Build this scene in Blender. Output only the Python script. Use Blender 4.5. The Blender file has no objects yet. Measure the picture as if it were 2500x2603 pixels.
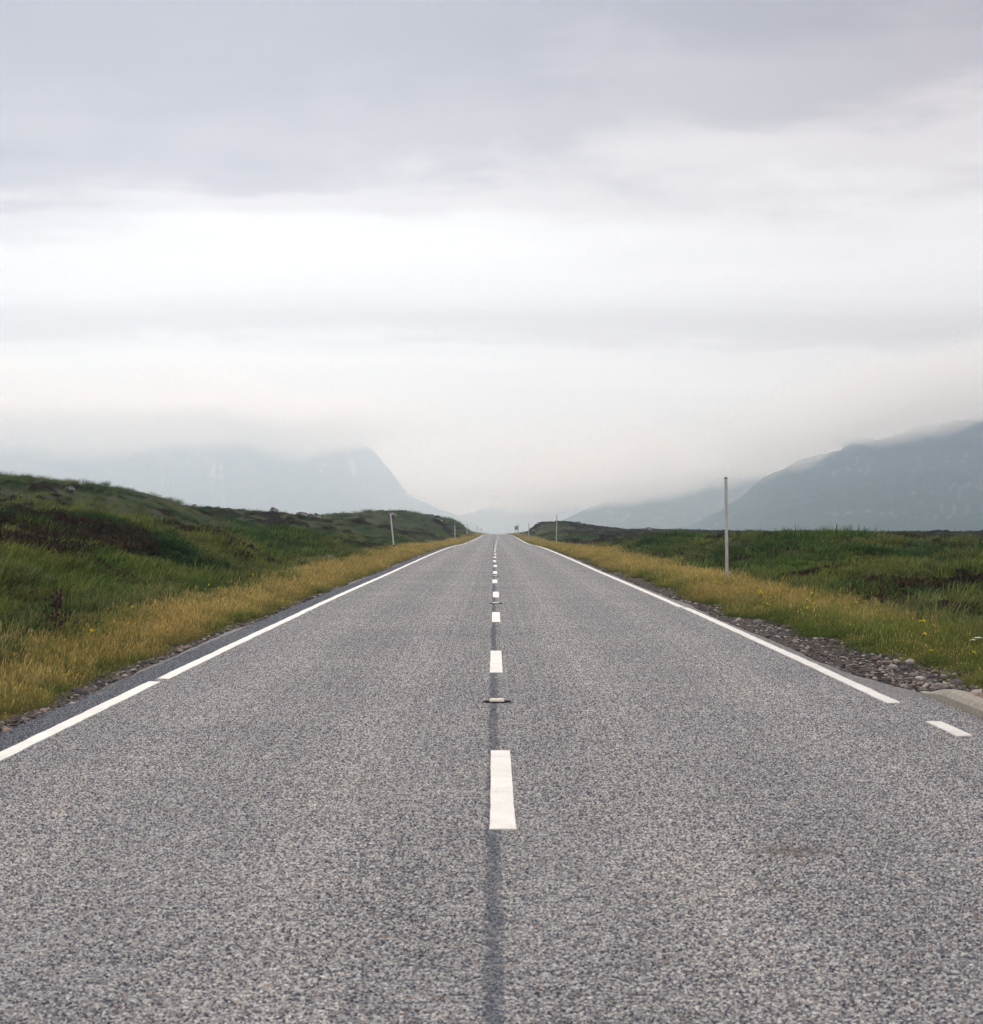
import bpy, bmesh, math, random
import numpy as np
from mathutils import Vector, Matrix, Euler

R = math.radians
rng = np.random.default_rng(7)
random.seed(7)
scene = bpy.context.scene
COL = scene.collection

# ------------------------------------------------------------------ camera
EYE = 1.70                      # eye above the road, road z = 0 below the camera
FPX = 4300.0                    # focal length in pixels of the 2500 px wide photograph
PITCH = math.atan(48.5 / FPX)   # horizon lies a little under the middle of the picture
cam_d = bpy.data.cameras.new("camera")
cam = bpy.data.objects.new("camera", cam_d)
COL.objects.link(cam)
cam.location = (0, 0, EYE)
cam.rotation_euler = (R(90) + PITCH, 0, 0)
cam_d.sensor_fit = 'HORIZONTAL'
cam_d.sensor_width = 36.0
cam_d.lens = 36.0 * FPX / 2500.0
cam_d.clip_start = 0.1
cam_d.clip_end = 60000
cam_d.dof.use_dof = True
cam_d.dof.focus_distance = 34.0
cam_d.dof.aperture_fstop = 8.0
scene.camera = cam

# ------------------------------------------------------------------ sky, sun, exposure
SUN_EL, SUN_AZ = R(33), R(-10)          # azimuth measured from +Y (ahead) towards +X
world = bpy.data.worlds.new("World")
scene.world = world
world.use_nodes = True
wn, wl = world.node_tree.nodes, world.node_tree.links
wn.clear()


def nd(nodes, t, **kw):
    n = nodes.new(t)
    for k, v in kw.items():
        setattr(n, k, v)
    return n


def mth(nodes, links, op, a, b=None, c=None, clamp=False):
    n = nodes.new('ShaderNodeMath')
    n.operation = op
    n.use_clamp = clamp
    for i, v in enumerate((a, b, c)):
        if v is None:
            continue
        if isinstance(v, (int, float)):
            n.inputs[i].default_value = v
        else:
            links.new(v, n.inputs[i])
    return n.outputs[0]


def ramp(nodes, links, fac, stops, interp='LINEAR'):
    n = nodes.new('ShaderNodeValToRGB')
    n.color_ramp.interpolation = interp
    el = n.color_ramp.elements
    while len(el) < len(stops):
        el.new(0.5)
    for e, (p, c) in zip(el, stops):
        e.position = p
        e.color = (c[0], c[1], c[2], 1) if not isinstance(c, (int, float)) else (c, c, c, 1)
    links.new(fac, n.inputs[0])
    return n.outputs[0]


def mixc(nodes, links, fac, a, b, blend='MIX'):
    n = nodes.new('ShaderNodeMix')
    n.data_type = 'RGBA'
    n.blend_type = blend
    for s, v in ((n.inputs[0], fac), (n.inputs[6], a), (n.inputs[7], b)):
        if isinstance(v, (int, float)):
            s.default_value = v
        elif isinstance(v, (tuple, list)):
            s.default_value = (v[0], v[1], v[2], 1)
        else:
            links.new(v, s)
    return n.outputs[2]


def noise(nodes, links, vec, scale, detail=4, rough=0.5, dist=0.0):
    n = nodes.new('ShaderNodeTexNoise')
    n.inputs['Scale'].default_value = scale
    n.inputs['Detail'].default_value = detail
    n.inputs['Roughness'].default_value = rough
    n.inputs['Distortion'].default_value = dist
    if vec is not None:
        links.new(vec, n.inputs['Vector'])
    return n.outputs[0]


def sky_world():
    N, L = wn, wl
    tc = nd(N, 'ShaderNodeTexCoord')
    sky = nd(N, 'ShaderNodeTexSky')
    sky.sky_type = 'NISHITA'
    sky.sun_disc = False
    sky.sun_elevation = SUN_EL
    sky.sun_rotation = SUN_AZ
    sky.altitude = 300
    bgs = nd(N, 'ShaderNodeBackground')
    bgs.inputs[1].default_value = 0.10
    L.new(sky.outputs[0], bgs.inputs[0])
    sx = nd(N, 'ShaderNodeSeparateXYZ')
    L.new(tc.outputs['Generated'], sx.inputs[0])
    z = mth(N, L, 'MAXIMUM', sx.outputs[2], 0.0)
    zz = mth(N, L, 'ADD', z, 0.10)
    px = mth(N, L, 'DIVIDE', sx.outputs[0], zz)
    py = mth(N, L, 'DIVIDE', sx.outputs[1], zz)
    cv = nd(N, 'ShaderNodeCombineXYZ')
    L.new(px, cv.inputs[0]); L.new(py, cv.inputs[1])
    cv.inputs[2].default_value = 3.7
    P = cv.outputs[0]
    # soft stratus: big masses, mid folds, fine wisps, all lying on flat decks overhead
    big = noise(N, L, P, 0.42, 3, 0.5, 0.3)
    mid = noise(N, L, P, 1.15, 5, 0.55, 0.5)
    fine = noise(N, L, P, 4.2, 5, 0.6, 0.4)
    mp = nd(N, 'ShaderNodeMapping')
    mp.inputs['Scale'].default_value = (0.35, 1.5, 1)
    L.new(P, mp.inputs[0])
    streak = noise(N, L, mp.outputs[0], 1.1, 5, 0.55, 0.6)
    # the grey deck whose front edge stands some kilometres ahead
    e = mth(N, L, 'ADD', py, mth(N, L, 'MULTIPLY', px, 0.28))
    e = mth(N, L, 'ADD', e, mth(N, L, 'MULTIPLY', mth(N, L, 'SUBTRACT', mid, 0.5), 1.0))
    e = mth(N, L, 'ADD', e, mth(N, L, 'MULTIPLY', mth(N, L, 'SUBTRACT', fine, 0.5), 0.35))

    def sm(x, a, b):
        n = nd(N, 'ShaderNodeMapRange')
        n.interpolation_type = 'SMOOTHSTEP'
        L.new(x, n.inputs[0])
        n.inputs[1].default_value = a
        n.inputs[2].default_value = b
        return n.outputs[0]
    bright = mth(N, L, 'MAXIMUM', sm(e, 2.35, 4.05), mth(N, L, 'MULTIPLY', sm(mth(N, L, 'MULTIPLY', e, -1.0), -1.9, -0.8), 1.1))
    # a second, thinner fold of cloud beyond it
    e2 = mth(N, L, 'ADD', py, mth(N, L, 'MULTIPLY', mth(N, L, 'SUBTRACT', mid, 0.5), 0.9))
    e2 = mth(N, L, 'ADD', e2, mth(N, L, 'MULTIPLY', mth(N, L, 'SUBTRACT', fine, 0.5), 0.25))
    fold = mth(N, L, 'MULTIPLY', sm(e2, 3.7, 4.5), mth(N, L, 'SUBTRACT', 1.0, sm(e2, 4.5, 4.85)))
    t = mth(N, L, 'ADD', mth(N, L, 'MULTIPLY', bright, 0.78), 0.045)
    t = mth(N, L, 'SUBTRACT', t, mth(N, L, 'MULTIPLY', fold, 0.27))
    t = mth(N, L, 'ADD', t, mth(N, L, 'MULTIPLY', mth(N, L, 'SUBTRACT', big, 0.5), 0.30))
    t = mth(N, L, 'ADD', t, mth(N, L, 'MULTIPLY', mth(N, L, 'SUBTRACT', mid, 0.5), 0.28))
    t = mth(N, L, 'ADD', t, mth(N, L, 'MULTIPLY', mth(N, L, 'SUBTRACT', streak, 0.5), 0.52))
    t = mth(N, L, 'ADD', t, mth(N, L, 'MULTIPLY', mth(N, L, 'SUBTRACT', fine, 0.5), 0.10))
    c = ramp(N, L, t, [(0.0, (0.205, 0.170, 0.195)), (0.25, (0.365, 0.32, 0.345)),
                       (0.5, (0.67, 0.645, 0.67)), (0.75, (0.88, 0.90, 0.945)), (1.0, (1.02, 1.05, 1.09))], 'EASE')
    # cooler white low down, a touch warmer grey higher up, all the way round
    c = mixc(N, L, 1.0, c, ramp(N, L, z, [(0.02, (0.87, 1.03, 1.23)), (0.10, (0.965, 1.0, 1.05)), (0.24, (1.06, 1.0, 0.985))]), 'MULTIPLY')
    bgc = nd(N, 'ShaderNodeBackground')
    bgc.inputs[1].default_value = SKY_K
    L.new(c, bgc.inputs[0])
    mx = nd(N, 'ShaderNodeMixShader')
    mx.inputs[0].default_value = 0.95
    L.new(bgs.outputs[0], mx.inputs[1]); L.new(bgc.outputs[0], mx.inputs[2])
    out = nd(N, 'ShaderNodeOutputWorld')
    L.new(mx.outputs[0], out.inputs[0])


SKY_K = 0.95
sky_world()

sun_d = bpy.data.lights.new("sun", 'SUN')
sun_d.energy = 1.5
sun_d.angle = R(35)
sun_d.color = (1.0, 0.965, 0.92)
sun = bpy.data.objects.new("sun", sun_d)
COL.objects.link(sun)
sd = Vector((math.sin(SUN_AZ) * math.cos(SUN_EL), math.cos(SUN_AZ) * math.cos(SUN_EL), math.sin(SUN_EL)))
sun.rotation_euler = (-sd).to_track_quat('-Z', 'Y').to_euler()

vs = scene.view_settings
scene.display_settings.display_device = 'sRGB'
vs.view_transform = 'Standard'
vs.look = 'None'
vs.exposure = 0.0
vs.gamma = 1.0
vs.use_curve_mapping = False
cy = scene.cycles
cy.use_denoising = True
cy.denoiser = 'OPENIMAGEDENOISE'
cy.denoising_input_passes = 'RGB_ALBEDO_NORMAL'
cy.denoising_prefilter = 'FAST'
cy.max_bounces = 8
cy.diffuse_bounces = 3
cy.glossy_bounces = 2
cy.transmission_bounces = 2
cy.transparent_max_bounces = 8
cy.volume_bounces = 4
scene.render.film_transparent = False

# ------------------------------------------------------------------ small helpers


def ray_to(px, py, d):
    """photo pixel + distance ahead -> point"""
    a = (px - 1250.0) / FPX
    b = (1301.5 - py) / FPX
    cp, sp = math.cos(PITCH), math.sin(PITCH)
    y = cp - b * sp
    z = sp + b * cp
    return (a / y * d, d, EYE + z / y * d)


def tag(o, label=None, cat=None, group=None, kind=None):
    if label: o["label"] = label
    if cat: o["category"] = cat
    if group: o["group"] = group
    if kind: o["kind"] = kind
    return o


def empty(name, loc, rz=0.0):
    o = bpy.data.objects.new(name, None)
    COL.objects.link(o)
    o.location = loc
    o.rotation_euler = (0, 0, rz)
    o.empty_display_size = 0.1
    return o


def mesh_obj(name, verts, faces, mat=None, parent=None, smooth=False):
    me = bpy.data.meshes.new(name)
    me.from_pydata([tuple(v) for v in verts], [], [tuple(f) for f in faces])
    if smooth:
        me.polygons.foreach_set("use_smooth", [True] * len(me.polygons))
    me.update()
    o = bpy.data.objects.new(name, me)
    COL.objects.link(o)
    if mat: me.materials.append(mat)
    if parent: o.parent = parent
    return o


def bm_obj(name, bm, mat=None, parent=None, smooth=False):
    me = bpy.data.meshes.new(name)
    bm.to_mesh(me); bm.free()
    if smooth:
        me.polygons.foreach_set("use_smooth", [True] * len(me.polygons))
    o = bpy.data.objects.new(name, me)
    COL.objects.link(o)
    if mat: me.materials.append(mat)
    if parent: o.parent = parent
    return o


def grid_mesh(name, X, Y, Z, mat=None, smooth=True, kind=None):
    """big regular sheet from numpy arrays (rows, cols)"""
    n, m = X.shape
    me = bpy.data.meshes.new(name)
    co = np.stack([X, Y, Z], -1).reshape(-1, 3).astype(np.float32)
    idx = np.arange(n * m).reshape(n, m)
    f = np.stack([idx[:-1, :-1], idx[:-1, 1:], idx[1:, 1:], idx[1:, :-1]], -1).reshape(-1, 4).astype(np.int32)
    me.vertices.add(len(co)); me.vertices.foreach_set("co", co.ravel())
    me.loops.add(f.size); me.loops.foreach_set("vertex_index", f.ravel())
    me.polygons.add(len(f))
    me.polygons.foreach_set("loop_start", np.arange(0, f.size, 4, dtype=np.int32))
    me.polygons.foreach_set("loop_total", np.full(len(f), 4, dtype=np.int32))
    me.polygons.foreach_set("use_smooth", np.full(len(f), smooth))
    me.update(calc_edges=True)
    o = bpy.data.objects.new(name, me)
    COL.objects.link(o)
    if mat: me.materials.append(mat)
    if kind: o["kind"] = kind
    return o


def vattr(o, name, arr):
    a = o.data.attributes.new(name, 'FLOAT', 'POINT')
    a.data.foreach_set("value", np.ascontiguousarray(arr, dtype=np.float32).ravel())


def _hash(ix, iy, seed):
    h = (ix.astype(np.int64) * 374761393 + iy.astype(np.int64) * 668265263 + seed * 1442695041) & 0xFFFFFFFF
    h = ((h ^ (h >> 13)) * 1274126177) & 0xFFFFFFFF
    h = h ^ (h >> 16)
    return (h & 0xFFFFFF) / float(0xFFFFFF)


def vnoise(x, y, seed=0):
    x = np.asarray(x, float); y = np.asarray(y, float)
    ix, iy = np.floor(x), np.floor(y)
    fx, fy = x - ix, y - iy
    fx = fx * fx * fx * (fx * (fx * 6 - 15) + 10); fy = fy * fy * fy * (fy * (fy * 6 - 15) + 10)
    a = _hash(ix, iy, seed); b = _hash(ix + 1, iy, seed)
    c = _hash(ix, iy + 1, seed); d = _hash(ix + 1, iy + 1, seed)
    return (a * (1 - fx) + b * fx) * (1 - fy) + (c * (1 - fx) + d * fx) * fy - 0.5


def fbm(x, y, seed=0, oct=4, gain=0.5):
    s, a = 0, 1.0
    for i in range(oct):
        c, n = math.cos(i * 1.1), math.sin(i * 1.1)
        s = s + a * vnoise((x * c - y * n) * 2 ** i + 17.3 * i, (x * n + y * c) * 2 ** i - 9.1 * i, seed + i)
        a *= gain
    return s


def sstep(a, b, x):
    t = np.clip((np.asarray(x, float) - a) / (b - a), 0, 1)
    return t * t * (3 - 2 * t)


def mat(name, rough=0.8, spec=0.3):
    m = bpy.data.materials.new(name)
    m.use_nodes = True
    b = m.node_tree.nodes["Principled BSDF"]
    b.inputs['Roughness'].default_value = rough
    b.inputs['Specular IOR Level'].default_value = spec
    return m, m.node_tree.nodes, m.node_tree.links, b


def flat_mat(name, col, rough=0.7, spec=0.3, var=0.15, scale=30.0, bump=0.0):
    m, N, L, b = mat(name, rough, spec)
    tc = nd(N, 'ShaderNodeTexCoord')
    n = noise(N, L, tc.outputs['Object'], scale, 4, 0.6)
    lo = [c * (1 - var) for c in col]; hi = [min(1, c * (1 + var)) for c in col]
    L.new(ramp(N, L, n, [(0.3, lo), (0.7, hi)]), b.inputs['Base Color'])
    if bump:
        bp = nd(N, 'ShaderNodeBump'); bp.inputs['Strength'].default_value = bump
        L.new(n, bp.inputs['Height']); L.new(bp.outputs[0], b.inputs['Normal'])
    return m


# ------------------------------------------------------------------ the road's course (distance ahead -> centre x, height z)
RD = np.array([-60, 0, 9, 18, 27, 36, 45, 54, 72, 100, 122, 146, 191, 240, 313, 409, 560, 700, 800, 1000, 1400], float)
RH = np.array([-2.4, -1.70, -1.61, -1.53, -1.476, -1.434, -1.41, -1.39, -1.33, -1.26, -1.24, -1.28, -1.41, -1.36, -1.2, -1.02, -1.08, -1.25, -1.8, -6, -16], float)
RXD = np.array([-60, 0, 9, 45, 100, 191, 313, 409, 560, 700, 1000, 1400], float)
RX = np.array([0.0, 0.04, 0.05, 0.10, 0.2, 0.55, 1.15, 1.35, 1.8, 2.45, 5.0, 12], float)


def _pchip(xs, ys):
    h = np.diff(xs); dl = np.diff(ys) / h
    m = np.zeros_like(ys)
    for i in range(1, len(xs) - 1):
        if dl[i - 1] * dl[i] > 0:
            w1, w2 = 2 * h[i] + h[i - 1], h[i] + 2 * h[i - 1]
            m[i] = (w1 + w2) / (w1 / dl[i - 1] + w2 / dl[i])
    m[0], m[-1] = dl[0], dl[-1]

    def f(x):
        x = np.asarray(x, float)
        xc = np.clip(x, xs[0], xs[-1])
        k = np.clip(np.searchsorted(xs, xc, side='right') - 1, 0, len(xs) - 2)
        t = (xc - xs[k]) / h[k]
        y = ((1 + 2 * t) * (1 - t) ** 2 * ys[k] + t * (1 - t) ** 2 * h[k] * m[k]
             + t * t * (3 - 2 * t) * ys[k + 1] + t * t * (t - 1) * h[k] * m[k + 1])
        return y + (x - xc) * np.where(x > xc, m[-1], m[0])
    return f


road_h = _pchip(RD, RH)
road_xf = _pchip(RXD, RX)


def road_z(y):
    return EYE + road_h(y)


def road_x(y):
    return road_xf(y)


HALF = 3.46      # edge line from the centre
# ------------------------------------------------------------------ ground shape
CP = []          # control points x, y, z


def cpx(*pts):
    for p in pts:
        q = ray_to(*p)
        CP.append((q[0], q[1], q[2] - 0.33))      # the picture shows the tops of the grass, this is the soil


def cpw(*pts):
    for p in pts:
        CP.append(p)


# left: olive bank, dark hill behind it, rushy mound, boulder skyline, hill by the crest
cpx((-300, 1270, 46), (0, 1287, 46), (120, 1296, 47), (335, 1311, 50), (478, 1330, 55))
cpx((-300, 1380, 36), (0, 1410, 33), (0, 1540, 25), (200, 1410, 40), (300, 1455, 36), (420, 1420, 44), (480, 1455, 41), (600, 1456, 47))
cpw((-24, 68, 2.0), (-19, 70, 1.7), (-14, 72, 1.2), (-34, 75, 2.6))
cpx((-400, 1180, 112), (0, 1194, 110), (133, 1206, 109), (266, 1228, 109), (372, 1250, 109), (478, 1280, 111))
cpw((-60, 150, 5.0), (-40, 150, 4.4), (-30, 140, 3.2))
cpx((560, 1345, 60), (560, 1405, 52), (690, 1328, 76), (765, 1318, 76), (820, 1342, 74), (868, 1385, 72), (690, 1440, 63), (800, 1418, 67))
cpw((-12, 100, 1.0), (-9, 96, 0.7), (-17, 100, 1.0), (-13, 130, 1.3), (-20, 135, 1.7), (-9, 125, 0.8))
cpx((500, 1287, 178), (600, 1292, 176), (700, 1304, 172), (760, 1307, 171), (850, 1310, 171), (930, 1312, 172))
cpw((-30, 230, 3.0), (-18, 215, 2.2))
cpx((980, 1308, 255), (1010, 1304, 255), (1050, 1298, 262), (1100, 1307, 268), (1150, 1315, 335), (1180, 1328, 405), (1205, 1342, 490), (1225, 1352, 570))
cpx((1050, 1372, 190), (1130, 1362, 235), (1000, 1385, 150), (950, 1360, 180))
cpw((-40, 330, 2.5), (-25, 400, 2.0), (-60, 600, 0.5))
# right
cpx((1380, 1327, 335), (1440, 1328, 335), (1500, 1336, 340), (1560, 1345, 340), (1345, 1341, 410), (1322, 1349, 490), (1302, 1356, 580))
cpx((1600, 1350, 385), (1640, 1342, 390), (1680, 1349, 390), (1730, 1341, 420), (1800, 1348, 420), (1850, 1352, 420))
cpx((1450, 1375, 160), (1480, 1368, 118), (1530, 1358, 98), (1700, 1360, 82), (1900, 1363, 70), (2080, 1370, 60), (2180, 1398, 56), (2300, 1414, 53), (2500, 1424, 49), (2800, 1428, 49))
cpx((1600, 1420, 72), (1700, 1430, 60), (1900, 1445, 50), (2200, 1465, 41), (2500, 1500, 33), (2500, 1590, 26), (2800, 1540, 29))
cpw((14, 115, 0.75), (24, 105, 0.7), (34, 100, 0.6), (11, 200, 0.6), (24, 200, 0.9), (20, 260, 1.0), (45, 160, 0.8), (60, 250, 0.8), (90, 330, 0.9), (70, 420, 0.9), (120, 420, 0.9), (35, 300, 0.9))
cpw((60, 640, 0.7), (160, 640, 0.75), (250, 700, 0.6), (30, 640, 0.6))
# far plain, and the ground either side out of the picture
for yy, zz in ((900, -3.5), (1400, -8), (2200, -12), (4000, -18), (9000, -20), (14000, -20)):
    for a in (-0.7, -0.35, -0.12, 0.0, 0.12, 0.35, 0.7):
        cpw((a * (yy + 25), yy, zz + (1.5 if (yy == 900 and abs(a) > 0.1) else 0)))
for yy in (-25, 0, 15, 30):
    cpw((-26, yy, 1.0 + yy * 0.01), (-14, yy, 0.6 + yy * 0.012), (14, yy, 0.2 + yy * 0.011), (28, yy, 0.3 + yy * 0.011))
for yy in (-25, -5, 8, 16, 24, 34, 46, 60, 80, 105, 140, 190, 250, 320, 410, 500, 600, 700, 820):
    for s, dz in ((-8.0, 0.15), (8.2, 0.05)):
        # beside the road the ground keeps to the road's own level
        if yy < 300:
            cpw((float(road_x(yy)) + s, yy, float(road_z(yy)) + dz))
        else:
            cpw((float(road_x(yy)) + s, yy, float(road_z(yy)) + 0.1))
CP = np.array(CP, float)


def _warp(x, y):
    q = np.maximum(y + 32.0, 4.0)
    return x / q * 2.6, np.log(q)


_cu, _cv = _warp(CP[:, 0], CP[:, 1])


def _solve():
    n = len(CP)
    d = np.hypot(_cu[:, None] - _cu[None], _cv[:, None] - _cv[None])
    K = d + 1e-3 * 0
    A = np.zeros((n + 3, n + 3))
    A[:n, :n] = -K - np.eye(n) * 0.0006 * -1
    A[:n, n] = 1; A[:n, n + 1] = _cu; A[:n, n + 2] = _cv
    A[n:, :n] = A[:n, n:].T
    b = np.zeros(n + 3)
    # heights scaled by distance so that far and near points weigh alike
    b[:n] = (CP[:, 2] - EYE) / np.maximum(CP[:, 1] + 32.0, 4.0)
    return np.linalg.lstsq(A, b, rcond=None)[0]


_w = _solve()


def base_h(x, y):
    x = np.asarray(x, float); y = np.asarray(y, float)
    sh = x.shape
    xf, yf = x.ravel(), y.ravel()
    out = np.empty(len(xf))
    for i in range(0, len(xf), 60000):
        u, v = _warp(xf[i:i + 60000], yf[i:i + 60000])
        d = np.sqrt((u[:, None] - _cu[None]) ** 2 + (v[:, None] - _cv[None]) ** 2 + 0.0004)
        h = -d @ _w[:-3] + _w[-3] + _w[-2] * u + _w[-1] * v
        out[i:i + 60000] = EYE + h * np.maximum(yf[i:i + 60000] + 32.0, 4.0)
    return out.reshape(sh)


def heather_mask(x, y):
    n = 0.55 * fbm(x / 7.5, y / 11.0, 31, 3, 0.55) + 0.75 * fbm(x / 2.2, y / 2.9, 37, 3, 0.6)
    far = sstep(90, 260, y) * sstep(5, 20, x) * 0.30      # the dark moor on the right
    nearl = sstep(-7.5, -10.5, x) * sstep(20, 30, y) * (1 - sstep(62, 80, y)) * 0.16
    m = n + far + nearl - 0.05 * sstep(6, 16, x) * (1 - sstep(70, 120, y))
    return sstep(0.15, 0.27, m)


def ground_h(x, y):
    """final height of the ground (without grass)"""
    x = np.asarray(x, float); y = np.asarray(y, float)
    s = x - road_x(y)
    a = np.abs(s)
    zr = road_z(y)
    w = sstep(5.2, 9.5, a)
    h = base_h(x, y)
    near = zr - 0.05 + 0.0 * a
    # left verge rises a little, right one is a low bank
    near = near + np.where(s < 0, sstep(4.2, 6.5, a) * 0.12, sstep(4.0, 5.2, a) * 0.04 - sstep(5.4, 7.2, a) * 0.10)
    z = near * (1 - w) + h * w
    amp = sstep(5.5, 10, a)
    damp = 1.0 / (1 + np.maximum(y - 700, 0) / 300.0)
    z = z + amp * damp * (fbm(x / 6.0, y / 6.0, 3, 3) * 0.42 + fbm(x / 1.5, y / 1.9, 11, 2) * 0.36)
    z = z + amp * sstep(120, 300, y) * damp * fbm(x / 16.0, y / 24.0, 5, 3) * 0.9
    z = z + sstep(3.9, 4.6, a) * (1 - amp) * (fbm(x / 0.5, y / 0.6, 8, 2) * 0.05)
    # sunk under the carriageway
    z = np.where(a < 3.75, zr - 0.14, np.where(a < 3.95, zr - 0.14 + (a - 3.75) / 0.2 * (z - zr + 0.14), z))
    return z


# ------------------------------------------------------------------ materials of the setting
def asphalt_material(chip=False):
    """the carriageway; with chip=True the single stone chips standing in it (same wear, joint and stain by place)"""
    m, N, L, b = mat("stone_chip" if chip else "chip_seal_asphalt", 0.62, 0.5)
    geo = nd(N, 'ShaderNodeNewGeometry')
    P = geo.outputs['Position']
    if chip:
        sp = nd(N, 'ShaderNodeSeparateXYZ'); L.new(P, sp.inputs[0])
        u = mth(N, L, 'SUBTRACT', sp.outputs[0], mth(N, L, 'ADD', mth(N, L, 'MULTIPLY', sp.outputs[1], 0.0014), 0.04))
    else:
        at = nd(N, 'ShaderNodeUVMap'); at.uv_map = "lane"
        sp = nd(N, 'ShaderNodeSeparateXYZ'); L.new(at.outputs[0], sp.inputs[0])
        u = sp.outputs[0]
    v1 = nd(N, 'ShaderNodeTexVoronoi'); v1.inputs['Scale'].default_value = 52
    v1.inputs['Randomness'].default_value = 1
    L.new(P, v1.inputs['Vector'])
    v2 = nd(N, 'ShaderNodeTexVoronoi'); v2.inputs['Scale'].default_value = 115
    L.new(P, v2.inputs['Vector'])
    sr = nd(N, 'ShaderNodeSeparateColor'); L.new(v1.outputs['Color'], sr.inputs[0])
    sr2 = nd(N, 'ShaderNodeSeparateColor'); L.new(v2.outputs['Color'], sr2.inputs[0])
    chips = ramp(N, L, sr.outputs[0], [(0.0, (0.018, 0.022, 0.040)), (0.25, (0.045, 0.050, 0.072)), (0.45, (0.130, 0.127, 0.125)),
                                       (0.70, (0.24, 0.222, 0.195)), (0.92, (0.36, 0.33, 0.28)), (1.0, (0.50, 0.455, 0.38))])
    chips2 = ramp(N, L, sr2.outputs[1], [(0.0, (0.03, 0.034, 0.052)), (0.5, (0.140, 0.132, 0.124)), (1.0, (0.31, 0.285, 0.245))])
    c = mixc(N, L, 0.3, chips, chips2)
    if chip:
        c = ramp(N, L, geo.outputs['Random Per Island'], [(0.0, (0.018, 0.024, 0.048)), (0.25, (0.060, 0.066, 0.095)), (0.43, (0.23, 0.225, 0.225)),
                                                         (0.66, (0.465, 0.455, 0.445)), (0.93, (0.585, 0.565, 0.53)), (1.0, (0.74, 0.69, 0.62))])
    # warm rusty chips here and there
    c = mixc(N, L, mth(N, L, 'MULTIPLY', mth(N, L, 'GREATER_THAN', sr.outputs[1], 0.965), 0.6), c, (0.30, 0.19, 0.13))
    # binder between the chips
    gap = ramp(N, L, v1.outputs['Distance'], [(0.35, 0.0), (0.75, 1.0)])
    if not chip:
        c = mixc(N, L, mth(N, L, 'MULTIPLY', gap, 0.65), c, (0.040, 0.044, 0.055))
    # wear: tyre tracks a little paler, big soft stains
    st = noise(N, L, P, 0.35, 4, 0.55)
    st2 = noise(N, L, P, 2.2, 4, 0.6)
    c = mixc(N, L, 1.0, c, ramp(N, L, st, [(0.25, (0.86, 0.87, 0.90)), (0.75, (1.10, 1.08, 1.05))]), 'MULTIPLY')
    c = mixc(N, L, 1.0, c, ramp(N, L, st2, [(0.25, 0.90), (0.75, 1.08)]), 'MULTIPLY')
    tr = nd(N, 'ShaderNodeMapRange'); L.new(mth(N, L, 'ABSOLUTE', mth(N, L, 'SUBTRACT', mth(N, L, 'ABSOLUTE', mth(N, L, 'SUBTRACT', mth(N, L, 'ABSOLUTE', u), 1.72)), 0.78)), tr.inputs[0])
    tr.interpolation_type = 'SMOOTHSTEP'
    tr.inputs[1].default_value = 0.05; tr.inputs[2].default_value = 0.55; tr.inputs[3].default_value = 1.0; tr.inputs[4].default_value = 0.0
    wn_ = noise(N, L, P, 0.8, 4, 0.6)
    c = mixc(N, L, mth(N, L, 'MULTIPLY', tr.outputs[0], wn_), c, mixc(N, L, 1.0, c, (1.30, 1.27, 1.22), 'MULTIPLY'))
    # outside the left edge line the surface is untravelled, darker and bluer
    out_l = nd(N, 'ShaderNodeMapRange'); L.new(u, out_l.inputs[0])
    out_l.inputs[1].default_value = -3.50; out_l.inputs[2].default_value = -3.56
    c = mixc(N, L, mth(N, L, 'MULTIPLY', out_l.outputs[0], 1.0), c, mixc(N, L, 1.0, c, (0.36, 0.41, 0.50), 'MULTIPLY'))
    # tarred joint down the middle
    j = noise(N, L, P, 3.0, 4, 0.6)
    j2 = noise(N, L, P, 25.0, 3, 0.6)
    ju = mth(N, L, 'ADD', u, 0.042)
    ju = mth(N, L, 'ADD', ju, mth(N, L, 'MULTIPLY', mth(N, L, 'SUBTRACT', j, 0.5), 0.10))
    ju = mth(N, L, 'ADD', ju, mth(N, L, 'MULTIPLY', mth(N, L, 'SUBTRACT', j2, 0.5), 0.10))
    ja = mth(N, L, 'ABSOLUTE', ju)
    jr = nd(N, 'ShaderNodeMapRange'); L.new(ja, jr.inputs[0])
    jr.inputs[1].default_value = 0.046; jr.inputs[2].default_value = 0.024
    jm = mth(N, L, 'MULTIPLY', mth(N, L, 'MULTIPLY', jr.outputs[0], 0.78), ramp(N, L, noise(N, L, P, 1.1, 3, 0.6), [(0.3, 0.7), (0.6, 1.0)]))
    c = mixc(N, L, jm, c, (0.050, 0.062, 0.090))
    # one small rusty stain in the right lane
    d = nd(N, 'ShaderNodeVectorMath'); d.operation = 'SUBTRACT'; L.new(P, d.inputs[0])
    d.inputs[1].default_value = (1.50, 8.45, 0)
    d2 = nd(N, 'ShaderNodeVectorMath'); d2.operation = 'MULTIPLY'; L.new(d.outputs[0], d2.inputs[0])
    d2.inputs[1].default_value = (2.6, 4.2, 0)
    ln = nd(N, 'ShaderNodeVectorMath'); ln.operation = 'LENGTH'; L.new(d2.outputs[0], ln.inputs[0])
    q = mth(N, L, 'ADD', ln.outputs['Value'], mth(N, L, 'MULTIPLY', noise(N, L, P, 14, 4, 0.65), 1.2))
    qm = nd(N, 'ShaderNodeMapRange'); L.new(q, qm.inputs[0])
    qm.inputs[1].default_value = 1.35; qm.inputs[2].default_value = 0.55
    c = mixc(N, L, mth(N, L, 'MULTIPLY', qm.outputs[0], 0.72), c, (0.105, 0.074, 0.048))
    c = mixc(N, L, 1.0, c, (1.05, 1.05, 1.025), 'MULTIPLY')
    L.new(c, b.inputs['Base Color'])
    rr = ramp(N, L, sr.outputs[2], [(0, 0.56), (1, 0.78)])
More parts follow.
